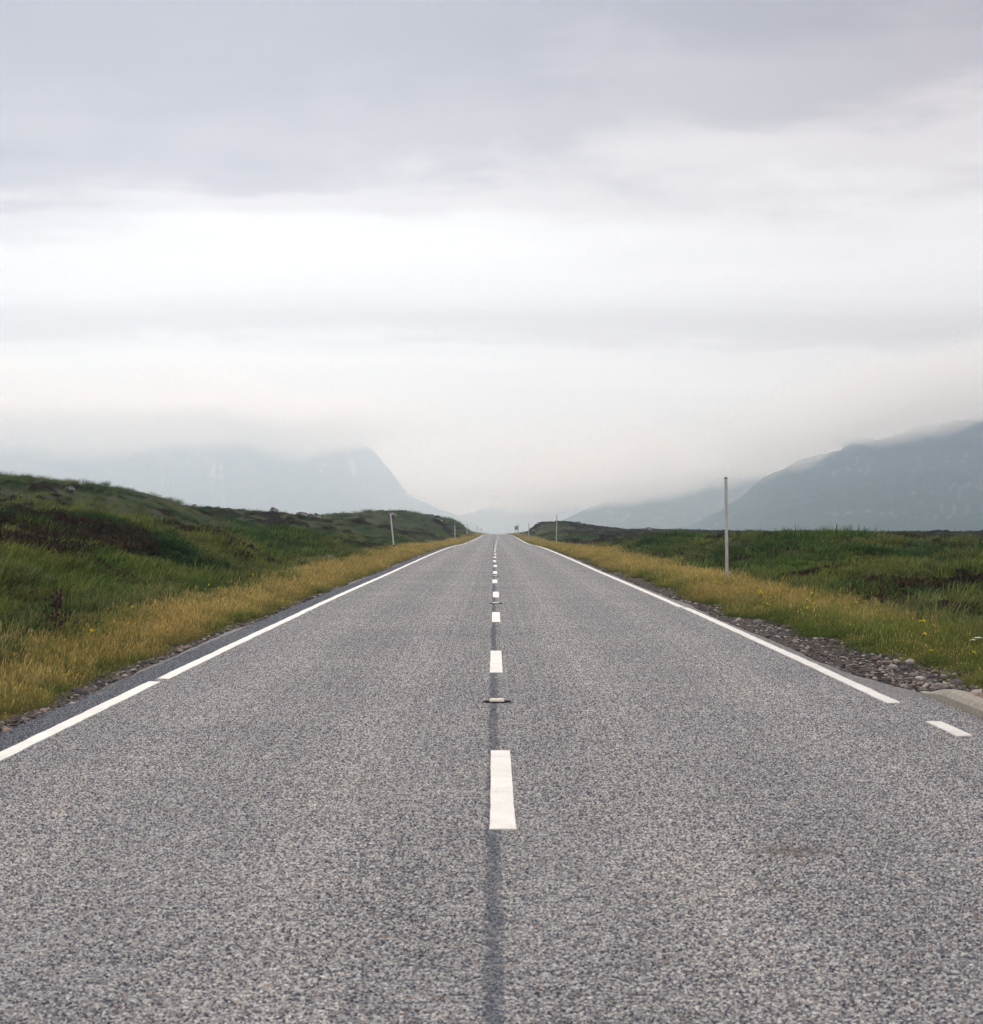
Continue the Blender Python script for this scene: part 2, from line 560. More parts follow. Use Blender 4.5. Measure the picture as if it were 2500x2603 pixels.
    L.new(rr, b.inputs['Roughness'])
    if chip:
        return m
    bp = nd(N, 'ShaderNodeBump'); bp.inputs['Strength'].default_value = 0.4; bp.inputs['Distance'].default_value = 0.006
    L.new(mth(N, L, 'SUBTRACT', 1.0, v1.outputs['Distance']), bp.inputs['Height'])
    L.new(bp.outputs[0], b.inputs['Normal'])
    return m


def paint_material():
    m, N, L, b = mat("road_paint", 0.55, 0.4)
    tc = nd(N, 'ShaderNodeTexCoord'); P = tc.outputs['Object']
    a = noise(N, L, P, 3.0, 5, 0.6)
    f = noise(N, L, P, 90, 3, 0.6)
    c = ramp(N, L, a, [(0.3, (0.69, 0.66, 0.59)), (0.7, (0.80, 0.77, 0.70))])
    w = ramp(N, L, mth(N, L, 'MULTIPLY', f, ramp(N, L, a, [(0.3, 1.25), (0.7, 0.9)])), [(0.60, 0.0), (0.74, 0.55)])
    c = mixc(N, L, w, c, (0.30, 0.29, 0.28))
    L.new(c, b.inputs['Base Color'])
    bp = nd(N, 'ShaderNodeBump'); bp.inputs['Strength'].default_value = 0.25; bp.inputs['Distance'].default_value = 0.003
    L.new(f, bp.inputs['Height']); L.new(bp.outputs[0], b.inputs['Normal'])
    return m


def ground_material():
    m, N, L, b = mat("moor_ground", 0.95, 0.1)
    tc = nd(N, 'ShaderNodeTexCoord'); P = tc.outputs['Object']
    n1 = noise(N, L, P, 0.22, 5, 0.6)
    n2 = noise(N, L, P, 2.4, 5, 0.65)
    n3 = noise(N, L, P, 0.03, 4, 0.6)
    g = ramp(N, L, n2, [(0.25, (0.016, 0.022, 0.008)), (0.5, (0.034, 0.046, 0.013)), (0.75, (0.062, 0.072, 0.020))])
    g2 = ramp(N, L, n1, [(0.3, (0.55, 0.62, 0.5)), (0.7, (1.25, 1.15, 0.95))])
    g = mixc(N, L, 1.0, g, g2, 'MULTIPLY')
    he = nd(N, 'ShaderNodeAttribute'); he.attribute_name = "heather"
    hc = ramp(N, L, n2, [(0.3, (0.016, 0.011, 0.010)), (0.6, (0.040, 0.026, 0.022)), (0.8, (0.065, 0.050, 0.028))])
    c = mixc(N, L, mth(N, L, 'MULTIPLY', he.outputs['Fac'], 0.9), g, hc)
    di = nd(N, 'ShaderNodeAttribute'); di.attribute_name = "dirt"
    dc = ramp(N, L, noise(N, L, P, 18, 5, 0.7), [(0.3, (0.035, 0.028, 0.024)), (0.55, (0.085, 0.070, 0.058)), (0.8, (0.17, 0.15, 0.13))])
    c = mixc(N, L, di.outputs['Fac'], c, dc)
    vg = nd(N, 'ShaderNodeAttribute'); vg.attribute_name = "verge"
    vc = ramp(N, L, noise(N, L, P, 6, 5, 0.7), [(0.3, (0.06, 0.045, 0.016)), (0.7, (0.15, 0.105, 0.035))])
    c = mixc(N, L, vg.outputs['Fac'], c, vc)
    L.new(c, b.inputs['Base Color'])
    bp = nd(N, 'ShaderNodeBump'); bp.inputs['Strength'].default_value = 0.8; bp.inputs['Distance'].default_value = 0.15
    L.new(n2, bp.inputs['Height']); L.new(bp.outputs[0], b.inputs['Normal'])
    return m


# ------------------------------------------------------------------ ground sheet
def left_edge(y):      # asphalt edge on the left, measured from the centre
    return -(3.86 + 0.10 * fbm(y / 3.1, y * 0 + 2.0, 41, 4, 0.6) + 0.05 * np.sin(y * 0.31))


def right_edge(y):
    e = 3.74 + 0.10 * fbm(y / 2.6, y * 0 + 5.0, 43, 4, 0.6)
    return e + 0.36 * (1 - sstep(15.6, 18.6, y))


def verge_out_l(y):
    return 5.85 + 0.9 * fbm(y / 6.0, y * 0, 51, 3) + 0.6 * sstep(40, 110, y)


def verge_out_r(y):
    return 6.9 + 0.9 * fbm(y / 6.0, y * 0 + 3, 53, 3) - 0.4 * sstep(70, 200, y)


def dirt_out_l(y):
    return 4.10 + 0.16 * fbm(y / 1.7, y * 0 + 1, 55, 3, 0.6) + 0.12 * sstep(18, 20, y) * (1 - sstep(26, 30, y))


def dirt_out_r(y):
    e = 4.18 + 0.50 * fbm(y / 2.1, y * 0 + 4, 57, 4, 0.65)
    e = e + 0.50 * (1 - sstep(15.5, 22.0, y)) + 0.16 * (1 - sstep(26, 45, y))
    return e - 0.30 * sstep(60, 140, y)


def build_ground():
    yy = -30 + 20 * 0
    q0, q1 = math.log(6.0), math.log(10900.0)
    rows = np.exp(np.linspace(q0, q1, 620)) - 36.0 + 0.0
    inner = np.concatenate([np.linspace(0, 3.6, 5)[:-1], np.linspace(3.6, 5.2, 11)[:-1], np.linspace(5.2, 10.5, 23)])
    t = np.linspace(0, 1, 190)[1:]
    Ycol = rows[:, None]
    W = np.minimum(0.72 * (Ycol + 36) + 25, 5600.0)
    outer = 10.5 + (t[None] * 0.55 + 0.45 * t[None] ** 2) * W
    half = np.concatenate([np.repeat(inner[None], len(rows), 0), outer], 1)
    S = np.concatenate([-half[:, :0:-1], half], 1)
    Y = np.repeat(Ycol, S.shape[1], 1)
    X = S + road_x(Y)
    Z = ground_h(X, Y)
    o = grid_mesh("moorland", X, Y, Z, ground_material(), True, "structure")
    a = np.abs(S)
    vattr(o, "heather", heather_mask(X, Y) * sstep(7, 10, a))
    dl = np.where(S < 0, dirt_out_l(Y), dirt_out_r(Y))
    vl = np.where(S < 0, verge_out_l(Y), verge_out_r(Y))
    vattr(o, "dirt", 1 - sstep(-0.1, 0.15, a - dl))
    vattr(o, "verge", sstep(-0.1, 0.15, a - dl) * (1 - sstep(-0.5, 0.3, a - vl)))
    return o


ground = build_ground()

# ------------------------------------------------------------------ road
ASPH = asphalt_material()
CHIP = asphalt_material(True)
PAINT = paint_material()


def along(y0, y1, near=0.12, k=0.004):
    out = [y0]
    while out[-1] < y1:
        out.append(out[-1] + max(near, k * max(out[-1], 0)))
    out[-1] = y1
    return np.array(out)


def build_road():
    ys = along(-40, 1100, 0.2, 0.006)
    le, re = left_edge(ys), right_edge(ys)
    cols = [le - 0.03, le, 0.75 * le, 0.5 * le, 0.25 * le, 0 * le, 0.25 * re, 0.5 * re, 0.75 * re, re, re + 0.03]
    S = np.stack(cols, 1)
    Y = np.repeat(ys[:, None], S.shape[1], 1)
    X = S + road_x(Y)
    Z = road_z(Y) + 0.02 * (1 - np.minimum(np.abs(S) / 3.8, 1) ** 2)
    Z = Z + 0.006 * fbm(X / 2.5, Y / 4.0, 61, 2)
    Z[:, 0] -= 0.16; Z[:, -1] -= 0.16
    o = grid_mesh("road", X, Y, Z, ASPH, True, "structure")
    uv = o.data.uv_layers.new(name="lane")
    li = np.empty(len(o.data.loops), np.int32)
    o.data.loops.foreach_get("vertex_index", li)
    st = np.stack([S.ravel(), Y.ravel()], 1)[li]
    uv.data.foreach_set("uv", st.astype(np.float32).ravel())
    return o


road = build_road()


def road_surf(s, y):
    x = s + road_x(y)
    return road_z(y) + 0.02 * (1 - np.minimum(np.abs(s) / 3.8, 1) ** 2) + 0.006 * fbm(x / 2.5, y / 4.0, 61, 2)


def painted(name, y0, y1, s0, s1, skew=0.0, wob=0.004, step=0.25, seed=0, flare=0.0):
    """a painted line on the road, s0..s1 from the centre, with slightly uneven edges and a thickness of 5 mm"""
    ys = along(y0, y1, step, 0.004)
    n = len(ys)
    a = s0 + wob * 2 * fbm(ys / 0.35, ys * 0 + seed, 71, 3) 
    b = s1 + wob * 2 * fbm(ys / 0.35, ys * 0 + seed + 9, 73, 3)
    if flare:
        f = flare * np.exp(-(ys - y0) / 0.12)
        a, b = a - f, b + f
    ya, yb = ys.copy(), ys.copy()
    if skew:
        ya[0] -= skew; ya[-1] -= skew
    V, F = [], []
    for i in range(n):
        for s, y in ((a[i], ya[i]), (b[i], yb[i])):
            z = float(road_surf(np.array(s), np.array(y)))
            V.append((s + float(road_x(y)), y, z + 0.0085))
        for s, y, dd in ((a[i], ya[i], -0.002), (b[i], yb[i], 0.002)):
            z = float(road_surf(np.array(s), np.array(y)))
            V.append((s + dd + float(road_x(y)), y, z - 0.004))
    for i in range(n - 1):
        k, q = 4 * i, 4 * i + 4
        F += [(k, k + 1, q + 1, q), (k + 2, k, q, q + 2), (k + 1, k + 3, q + 3, q + 1)]
    F.append((2, 3, 1, 0)); F.append((4 * n - 4, 4 * n - 3, 4 * n - 1, 4 * n - 2))
    return mesh_obj(name, V, F, PAINT, road)


def build_markings():
    # 3 m marks every 9 m down the middle
    for k in range(0, 46):
        y0 = 9.0 * k
        w = 0.135 if k < 40 else 0.15
        if k == 0: continue
        sh = 0.0 + 0.012 * math.sin(k * 2.1)
        painted("centre_dash", y0, y0 + 3.0, sh - w / 2, sh + w / 2, 0, 0.0016, 0.06 if k < 3 else 0.25, k, 0.006 if k < 4 else 0)
    painted("centre_dash", 0.0, 3.0, -0.0675, 0.0675, 0, 0.003, 0.1, 77, 0.006)
    # edge lines, laid in lengths with small joints
    w = 0.13
    for (y0, y1, ds) in ((-30, 17.15, -0.02), (17.45, 176.0, 0.01), (177.5, 205, 0.0), (214, 640, 0.0)):
        painted("edge_line", y0, y1, -HALF - w / 2 + ds, -HALF + w / 2 + ds, -0.05, 0.006, 0.2, 5)
    for (y0, y1, ds) in ((15.25, 31.9, 0.10), (32.05, 150, 0.06), (156, 640, 0.0)):
        painted("edge_line", y0, y1, HALF - w / 2 + ds, HALF + w / 2 + ds, 0.05, 0.006, 0.2, 7)
    for k in range(5):            # short marks across the lay-by mouth
        y0 = 12.95 - 2.0 * k
        painted("lay_by_dash", y0, y0 + 0.9, HALF + 0.10 - 0.065, HALF + 0.10 + 0.065, 0.05, 0.004, 0.1, 90 + k)


build_markings()


def stone_chips():
    """surface dressing near the camera: tiles of separate stone chips pressed into the binder"""
    T = 0.5
    tiles = []
    for v in range(6):
        r = np.random.default_rng(900 + v)
        n = 1600
        V, F = [], []
        base = np.array([(1, 0, 0), (-1, 0, 0), (0, 1, 0), (0, -1, 0), (0, 0, 1), (0.55, 0.55, 0.62), (-0.55, 0.5, 0.66), (0.5, -0.55, 0.6), (-0.5, -0.55, 0.68)], float)
        tri = [(4, 5, 6), (4, 6, 8), (4, 8, 7), (4, 7, 5), (0, 2, 5), (2, 6, 5), (2, 1, 6), (1, 8, 6), (1, 3, 8), (3, 7, 8), (3, 0, 7), (0, 5, 7)]
        for i in range(n):
            q = base * r.uniform(0.75, 1.25, (9, 1))
            a = r.uniform(0, 6.28); c, s_ = math.cos(a), math.sin(a)
            w = r.lognormal(math.log(0.0059), 0.22)
            x = q[:, 0] * c - q[:, 1] * s_; y = q[:, 0] * s_ + q[:, 1] * c
            hgt = r.uniform(0.0025, 0.0068)
            tilt = r.normal(0, 0.15, 2)
            x, y = x * w * r.uniform(0.9, 1.3), y * w
            z = np.minimum(q[:, 2] * hgt, 0.0075) + x * tilt[0] + y * tilt[1]
            cx, cy_ = r.uniform(-T / 2 - 0.012, T / 2 + 0.012, 2)
            k = len(V)
            V += list(zip(x + cx, y + cy_, z))
            F += [tuple(j + k for j in t) for t in tri]
        me = bpy.data.meshes.new("chip_tile%d" % v)
        me.from_pydata(V, [], F)
        me.materials.append(CHIP)
        tiles.append(bpy.data.objects.new("chip_tile%d" % v, me))
    coll = bpy.data.collections.new("chip_tiles")
    for o in tiles: coll.objects.link(o)
    pts, turn = [], []
    r = np.random.default_rng(77)
    for y in np.arange(2.0, 640.0, T):
        for s_ in np.arange(-3.6, 3.61, T):
            pts.append((s_, y))
        if y < 15.6: pts.append((3.86, y))
    SS, YY = np.array(pts).T
    SS = SS + r.uniform(-0.006, 0.006, len(SS)); YY = YY + r.uniform(-0.006, 0.006, len(SS))
    gx = (road_surf(SS + .2, YY) - road_surf(SS - .2, YY)) / .4
    gy = (road_surf(SS, YY + .2) - road_surf(SS, YY - .2)) / .4
    pts = np.stack([SS + road_x(YY), YY, road_surf(SS, YY) - 0.0006], 1)
    turn = np.stack([np.arctan(gy), -np.arctan(gx), 0 * SS], 1)
    n = len(pts)
    one = np.ones((n, 3))
    flip = r.choice([-1.0, 1.0], (n, 2))
    size = np.concatenate([flip, np.ones((n, 1))], 1)
    o = scatter_object("chipping", "stone chips of the road surface", coll, pts, turn, size, r.integers(0, 6, n), one, one)
    o.parent = road
    del o["label"]


# ------------------------------------------------------------------ mountains
def mountain_material(name, low, high, scree, zs):
    m, N, L, b = mat(name, 1.0, 0.0)
    tc = nd(N, 'ShaderNodeTexCoord'); P = tc.outputs['Object']
    sz = nd(N, 'ShaderNodeSeparateXYZ'); L.new(P, sz.inputs[0])
    n = noise(N, L, P, 0.006, 6, 0.65)
    h = mth(N, L, 'ADD', mth(N, L, 'DIVIDE', sz.outputs[2], zs), mth(N, L, 'MULTIPLY', mth(N, L, 'SUBTRACT', n, 0.5), 1.1))
    c = ramp(N, L, h, [(0.1, low), (0.75, high)])
    at = nd(N, 'ShaderNodeAttribute'); at.attribute_name = "scree"
    c = mixc(N, L, at.outputs['Fac'], c, scree)
    n2 = noise(N, L, P, 0.03, 5, 0.65)
    c = mixc(N, L, 1.0, c, ramp(N, L, n2, [(0.3, 0.65), (0.7, 1.3)]), 'MULTIPLY')
    L.new(c, b.inputs['Base Color'])
    return m


def mountain(prof, d, depth_front, depth_back, seed, material, gully=0.16, ncol=260, nrow=110, scree_amt=0.55, zbase=-24, lean=0.0):
    px = np.array([p[0] for p in prof], float)
    pts = np.array([ray_to(p[0], p[1], d) for p in prof])
    f = _pchip(pts[:, 0], pts[:, 2] - zbase)
    x = np.linspace(pts[0, 0], pts[-1, 0], ncol)
    t = np.linspace(-1, 1, nrow)
    X, T = np.meshgrid(x, t)
    Y = d + np.where(T < 0, T * depth_front, T * depth_back)
    w = np.where(T < 0, (1 + T), (1 - T))
    fall = w ** 1.35
    H = f(X)
    Hm = H.max()
    lam = Hm * 0.42
    wx = X + lean * (Y - d) + lam * 0.8 * fbm(X / (lam * 2.5), Y / (lam * 2.5), seed + 3, 3)
    rid = 1 - np.abs(fbm(wx / lam, Y / (lam * 4.5), seed, 4, 0.55)) * 2.2
    rid = np.clip(rid, 0, 1)
    Z = H * fall
    Z = Z - H * gully * (1 - rid) * np.sin(np.pi * np.clip(w, 0, 1)) ** 0.7 * 1.3
    Z = Z + H * 0.05 * fbm(X / (lam * 0.25), Y / (lam * 0.25), seed + 7, 3)
    o = grid_mesh("mountain", X, Y, Z + zbase, material, True, "structure")
    run = np.abs(fbm(wx / (lam * 0.30), Y / (lam * 3.2), seed + 17, 3, 0.5))
    sc = sstep(0.045, 0.012, run) * sstep(0.0, 0.22, fbm(X / lam * 1.1, Y / lam * 0.9, seed + 13, 3)) * scree_amt
    vattr(o, "scree", sc * sstep(0.08, 0.3, w))
    return o


M_far = mountain_material("hill_far", (0.075, 0.085, 0.05), (0.10, 0.095, 0.09), (0.60, 0.57, 0.54), 500)
M_right = mountain_material("hill_right", (0.030, 0.056, 0.026), (0.036, 0.042, 0.045), (0.46, 0.43, 0.41), 260)

LEFT_D, RIGHT_D, MID_D, BACK_D = 9000, 3400, 4900, 10000
mountain([(-1400, 1352), (-1000, 1215), (-700, 1160), (-200, 1110), (200, 1070), (560, 1045), (760, 1050), (880, 1092), (930, 1130), (983, 1182),
          (1049, 1262), (1100, 1286), (1142, 1302), (1200, 1326), (1250, 1344), (1330, 1358)], LEFT_D, 2100, 1500, 100, M_far, 0.22, 640, 170, 0.9)
mountain([(1740, 1360), (1790, 1341), (1833, 1306), (1900, 1253), (1966, 1200), (2110, 1145), (2258, 1105), (2500, 1050), (2900, 990), (3400, 960),
          (4200, 1040), (5200, 1200), (6200, 1352)], RIGHT_D, 1250, 1800, 140, M_right, 0.26, 640, 190, 0.32, -18, 1.6)
mountain([(1300, 1362), (1400, 1332), (1500, 1290), (1600, 1254), (1700, 1220), (1790, 1192), (1950, 1150), (2200, 1110), (2700, 1200), (3200, 1350)],
         MID_D, 900, 1500, 180, M_far, 0.10, 260, 90, 0.35)
mountain([(700, 1358), (950, 1335), (1150, 1312), (1300, 1272), (1400, 1250), (1520, 1215), (1700, 1160), (2000, 1120), (2600, 1180), (3200, 1352)],
         BACK_D, 800, 800, 220, M_far, 0.14, 260, 90, 0.5)


# ------------------------------------------------------------------ cloud lying on the tops
def volume_mat(name, col, dens, g):
    m = bpy.data.materials.new(name)
    m.use_nodes = True
    N, L = m.node_tree.nodes, m.node_tree.links
    N.clear()
    v = nd(N, 'ShaderNodeVolumePrincipled')
    v.inputs['Color'].default_value = (*col, 1)
    v.inputs['Density'].default_value = dens
    v.inputs['Absorption Color'].default_value = (1, 1, 1, 1)     # clean air and vapour scatter, they do not absorb
    v.inputs['Anisotropy'].default_value = g
    o = nd(N, 'ShaderNodeOutputMaterial')
    L.new(v.outputs[0], o.inputs['Volume'])
    m.cycles.volume_sampling = 'DISTANCE'
    m.cycles.homogeneous_volume = True
    return m


VAPOUR = volume_mat("cloud_vapour", (1.0, 1.0, 1.0), 0.0045, 0.7)


def cloud_bank(prof, d, dmax, seed, label, wisp=0.5):
    """a bank of cloud across the slope: (pixel x, pixel y of its foot, pixel y of its top) at distance d; its depth
    swells from nothing at the foot and the top to dmax inside, so all its edges are thin"""
    P = np.array([(ray_to(p[0], p[1], d)[0], ray_to(p[0], p[1], d)[2], ray_to(p[0], p[2], d)[2]) for p in prof])
    zb_f, zt_f = _pchip(P[:, 0], P[:, 1]), _pchip(P[:, 0], P[:, 2])
    x = np.linspace(P[0, 0], P[-1, 0], 150)
    t = np.linspace(0, 1, 60)
    X, T = np.meshgrid(x, t)
    zb, zt = zb_f(X), zt_f(X)
    H = zt - zb
    zb = zb + 0.30 * H * fbm(X / (0.09 * d), X * 0 + 1, seed, 4, 0.55)
    Z = zb + T * H
    e = (X - x[0]) / (x[-1] - x[0])
    env = sstep(0, 0.16, e) * sstep(1, 0.84, e)
    shape = sstep(0.0, 0.34, T) * sstep(1.0, 0.40, T)
    nz = np.clip(1 + wisp * 2.2 * fbm(X / 520, Z / 170, seed + 5, 5, 0.55), 0.12, 2.0)
    D = dmax * env * shape * nz + 0.4
    Yf = d - D + 0 * X
    Yb = d + D * 0.8
    n, m = X.shape
    idx = np.arange(n * m).reshape(n, m)
    V = np.concatenate([np.stack([X, Yf, Z], -1).reshape(-1, 3), np.stack([X, Yb, Z], -1).reshape(-1, 3)])
    f0 = np.stack([idx[:-1, :-1], idx[:-1, 1:], idx[1:, 1:], idx[1:, :-1]], -1).reshape(-1, 4)
    f1 = f0[:, ::-1] + n * m
    rim = list(idx[0, :]) + list(idx[1:, -1]) + list(idx[-1, -2::-1]) + list(idx[-2:0:-1, 0])
    F = [tuple(q) for q in f0.tolist()] + [tuple(q) for q in f1.tolist()]
    for i in range(len(rim)):
        p, q = rim[i], rim[(i + 1) % len(rim)]
        F.append((q, p, p + n * m, q + n * m))
    o = mesh_obj("low_cloud", V, F, VAPOUR)
    return tag(o, label, "cloud", None, "stuff")


cloud_bank([(-1400, 1230, 950), (-900, 1220, 945), (0, 1212, 940), (400, 1195, 940), (700, 1165, 945), (860, 1140, 955), (960, 1125, 970), (1050, 1115, 985), (1200, 1090, 990)],
           7900, 760, 300, "white cloud bank hiding the top of the left mountain", 0.45)
cloud_bank([(1700, 1240, 1040), (1900, 1255, 1000), (2050, 1215, 940), (2250, 1165, 890), (2500, 1115, 840), (3000, 1080, 780), (4400, 1090, 800)],
           2950, 470, 340, "grey white cloud bank along the crest of the right mountain", 0.55)
cloud_bank([(1250, 1310, 1150), (1450, 1290, 1100), (1600, 1275, 1060), (1750, 1240, 1030), (1900, 1228, 1030), (2200, 1210, 1030)],
           4400, 420, 380, "thin cloud over the middle ridge", 0.9)
cloud_bank([(900, 1310, 1120), (1080, 1318, 1080), (1250, 1305, 1050), (1500, 1290, 1050), (1800, 1250, 1070)],
           9450, 420, 420, "white cloud filling the glen between the mountains", 0.9)


def build_haze():
    bm = bmesh.new()
    bmesh.ops.create_cube(bm, size=1.0)
    for v in bm.verts:
        v.co = Vector((v.co.x * 11600, 5450 + v.co.y * 11100, (v.co.z + 0.5) * 640 - 60))
    o = bm_obj("haze", bm, volume_mat("hazy_air", (0.64, 0.82, 1.0), 0.00025, 0.70))
    o["kind"] = "stuff"
    tag(o, "pale blue haze filling the air over the moor", "haze")
    return o


haze = build_haze()


# ------------------------------------------------------------------ where a photo pixel meets the ground
def on_ground(px, py, up=0.0, d0=9.0, d1=600.0):
    d = d0
    while d < d1:
        x, y, z = ray_to(px, py, d)
        if z <= float(ground_h(np.array([x]), np.array([y]))[0]) + up:
            break
        d += 0.1 if d < 80 else 0.5
    return x, y, z - up


def gz(x, y):
    return float(ground_h(np.array([float(x)]), np.array([float(y)]))[0])


# ------------------------------------------------------------------ grass and heather
def blade_material(name, trans=0.3, rough=0.75):
    m = bpy.data.materials.new(name)
    m.use_nodes = True
    N, L = m.node_tree.nodes, m.node_tree.links
    b = N["Principled BSDF"]
    b.inputs['Roughness'].default_value = rough
    b.inputs['Specular IOR Level'].default_value = 0.12
    tip = nd(N, 'ShaderNodeAttribute'); tip.attribute_type = 'INSTANCER'; tip.attribute_name = "tipcol"
    foot = nd(N, 'ShaderNodeAttribute'); foot.attribute_type = 'INSTANCER'; foot.attribute_name = "footcol"
    ht = nd(N, 'ShaderNodeAttribute'); ht.attribute_name = "ht"
    tn = nd(N, 'ShaderNodeAttribute'); tn.attribute_name = "tint"
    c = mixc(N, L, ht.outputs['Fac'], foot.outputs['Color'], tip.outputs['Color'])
    c = mixc(N, L, 1.0, c, ramp(N, L, tn.outputs['Fac'], [(0.0, (0.62, 0.70, 0.72)), (0.5, (0.98, 1.0, 0.95)), (1.0, (1.5, 1.32, 1.15))]), 'MULTIPLY')
    L.new(c, b.inputs['Base Color'])
    tr = nd(N, 'ShaderNodeBsdfTranslucent'); L.new(c, tr.inputs[0])
    mx = nd(N, 'ShaderNodeMixShader'); mx.inputs[0].default_value = trans
    L.new(b.outputs[0], mx.inputs[1]); L.new(tr.outputs[0], mx.inputs[2])
    L.new(mx.outputs[0], N["Material Output"].inputs[0])
    return m


BLADE = blade_material("grass_blades")
HEATH = blade_material("heather_sprigs", 0.1, 0.9)


def tuft_mesh(name, n, radius, hmin, hmax, width, lean, wind, seed, material, heads=0.0, spread=0.5):
    r = np.random.default_rng(seed)
    V, F, HT, TI = [], [], [], []
    for i in range(n):
        a, q = r.uniform(0, 2 * math.pi), radius * math.sqrt(r.uniform(0, 1))
        bx, by = q * math.cos(a), q * math.sin(a)
        h = r.uniform(hmin, hmax) * (1 - 0.25 * (q / radius) ** 2)
        la = a + r.normal(0, 0.9)
        lx = math.cos(la) * lean * h * r.uniform(0.3, 1) + wind * h * r.uniform(0.5, 1.2)
        ly = math.sin(la) * lean * h * r.uniform(0.3, 1)
        fa = r.uniform(0, math.pi)
        wx, wy = math.cos(fa) * width * 0.5, math.sin(fa) * width * 0.5
        ti = float(np.clip(r.normal(0.45, 0.22), 0, 1))
        k = len(V)
        hd = r.uniform() < heads
        prof = [(0, 1.0), (0.45, 0.8), (0.8, 0.5)]
        for t, w in prof:
            b = t * t
            V += [(bx + lx * b - wx * w, by + ly * b - wy * w, h * (t - 0.12 * b * abs(lean))), (bx + lx * b + wx * w, by + ly * b + wy * w, h * (t - 0.12 * b * abs(lean)))]
            HT += [t, t]; TI += [ti, ti]
        V.append((bx + lx, by + ly, h * (1 - 0.2 * abs(lean)))); HT.append(1.0); TI.append(ti)
        F += [(k, k + 1, k + 3, k + 2), (k + 2, k + 3, k + 5, k + 4), (k + 4, k + 5, k + 6)]
        if hd:      # a seed head on the stalk
            k = len(V)
            tx, ty, tz = bx + lx * 0.85, by + ly * 0.85, h * 0.86
            ux, uy = bx + lx * 1.15, by + ly * 1.15
            V += [(tx, ty, tz), ((tx + ux) / 2 - wx * 1.6, (ty + uy) / 2 - wy * 1.6, h * 1.0), (ux, uy, h * 1.16), ((tx + ux) / 2 + wx * 1.6, (ty + uy) / 2 + wy * 1.6, h * 1.0)]
            HT += [1.25] * 4; TI += [0.95] * 4
            F.append((k, k + 1, k + 2, k + 3))
    me = bpy.data.meshes.new(name)
    me.from_pydata(V, [], F)
    for nm, ar in (("ht", HT), ("tint", TI)):
        at = me.attributes.new(nm, 'FLOAT', 'POINT'); at.data.foreach_set("value", np.array(ar, np.float32))
    me.materials.append(material)
    return bpy.data.objects.new(name, me)


def sprig_mesh(name, n, radius, h, size, seed, material):
    """a low heather bush: many small sprigs standing over a dome"""
    r = np.random.default_rng(seed)
    V, F, HT, TI = [], [], [], []
    for i in range(n):
        a, q = r.uniform(0, 2 * math.pi), radius * math.sqrt(r.uniform(0, 1))
        top = h * (1 - (q / radius) ** 2 * 0.7) * r.uniform(0.55, 1.1)
        x, y = q * math.cos(a), q * math.sin(a)
        lx, ly = math.cos(a) * 0.3 * size * r.uniform(0.2, 1.6), math.sin(a) * 0.3 * size * r.uniform(0.2, 1.6)
        fa = r.uniform(0, math.pi)
        w = size * r.uniform(0.14, 0.3)
        wx, wy = math.cos(fa) * w, math.sin(fa) * w
        z0 = max(top - size * r.uniform(0.8, 1.5), 0)
        ti = float(np.clip(r.normal(0.45, 0.25), 0, 1)); k = len(V)
        V += [(x, y, z0), (x + lx * .6 - wx, y + ly * .6 - wy, (z0 + top) / 2), (x + lx, y + ly, top), (x + lx * .6 + wx, y + ly * .6 + wy, (z0 + top) / 2)]
        hv = r.uniform(0, 1)
        HT += [hv * 0.4, hv, hv, hv]; TI += [ti] * 4
        F.append((k, k + 1, k + 2, k + 3))
    me = bpy.data.meshes.new(name)
    me.from_pydata(V, [], F)
    for nm, ar in (("ht", HT), ("tint", TI)):
        at = me.attributes.new(nm, 'FLOAT', 'POINT'); at.data.foreach_set("value", np.array(ar, np.float32))
    me.materials.append(material)
    return bpy.data.objects.new(name, me)


def tuft_collection(name, objs):
    c = bpy.data.collections.new(name)
    for o in objs:
        c.objects.link(o)
    return c


def scatter_group(coll):
    ng = bpy.data.node_groups.new("scatter_" + coll.name, 'GeometryNodeTree')
    ng.interface.new_socket("Geometry", in_out='INPUT', socket_type='NodeSocketGeometry')
    ng.interface.new_socket("Geometry", in_out='OUTPUT', socket_type='NodeSocketGeometry')
    N, L = ng.nodes, ng.links
    gi = N.new('NodeGroupInput'); go = N.new('NodeGroupOutput')
    mp = N.new('GeometryNodeMeshToPoints')
    L.new(gi.outputs[0], mp.inputs[0])
    ci = N.new('GeometryNodeCollectionInfo')
    ci.inputs['Collection'].default_value = coll
    ci.inputs['Separate Children'].default_value = True
    ci.inputs['Reset Children'].default_value = True
    ip = N.new('GeometryNodeInstanceOnPoints')
    L.new(mp.outputs[0], ip.inputs['Points'])
    L.new(ci.outputs[0], ip.inputs['Instance'])
    ip.inputs['Pick Instance'].default_value = True

    def na(nm, ty):
        n = N.new('GeometryNodeInputNamedAttribute'); n.data_type = ty
        n.inputs['Name'].default_value = nm
        return n.outputs[0]
    L.new(na("variant", 'INT'), ip.inputs['Instance Index'])
    er = N.new('FunctionNodeEulerToRotation')
    L.new(na("turn", 'FLOAT_VECTOR'), er.inputs[0])
    L.new(er.outputs[0], ip.inputs['Rotation'])
    L.new(na("size", 'FLOAT_VECTOR'), ip.inputs['Scale'])
    L.new(ip.outputs[0], go.inputs[0])
    return ng


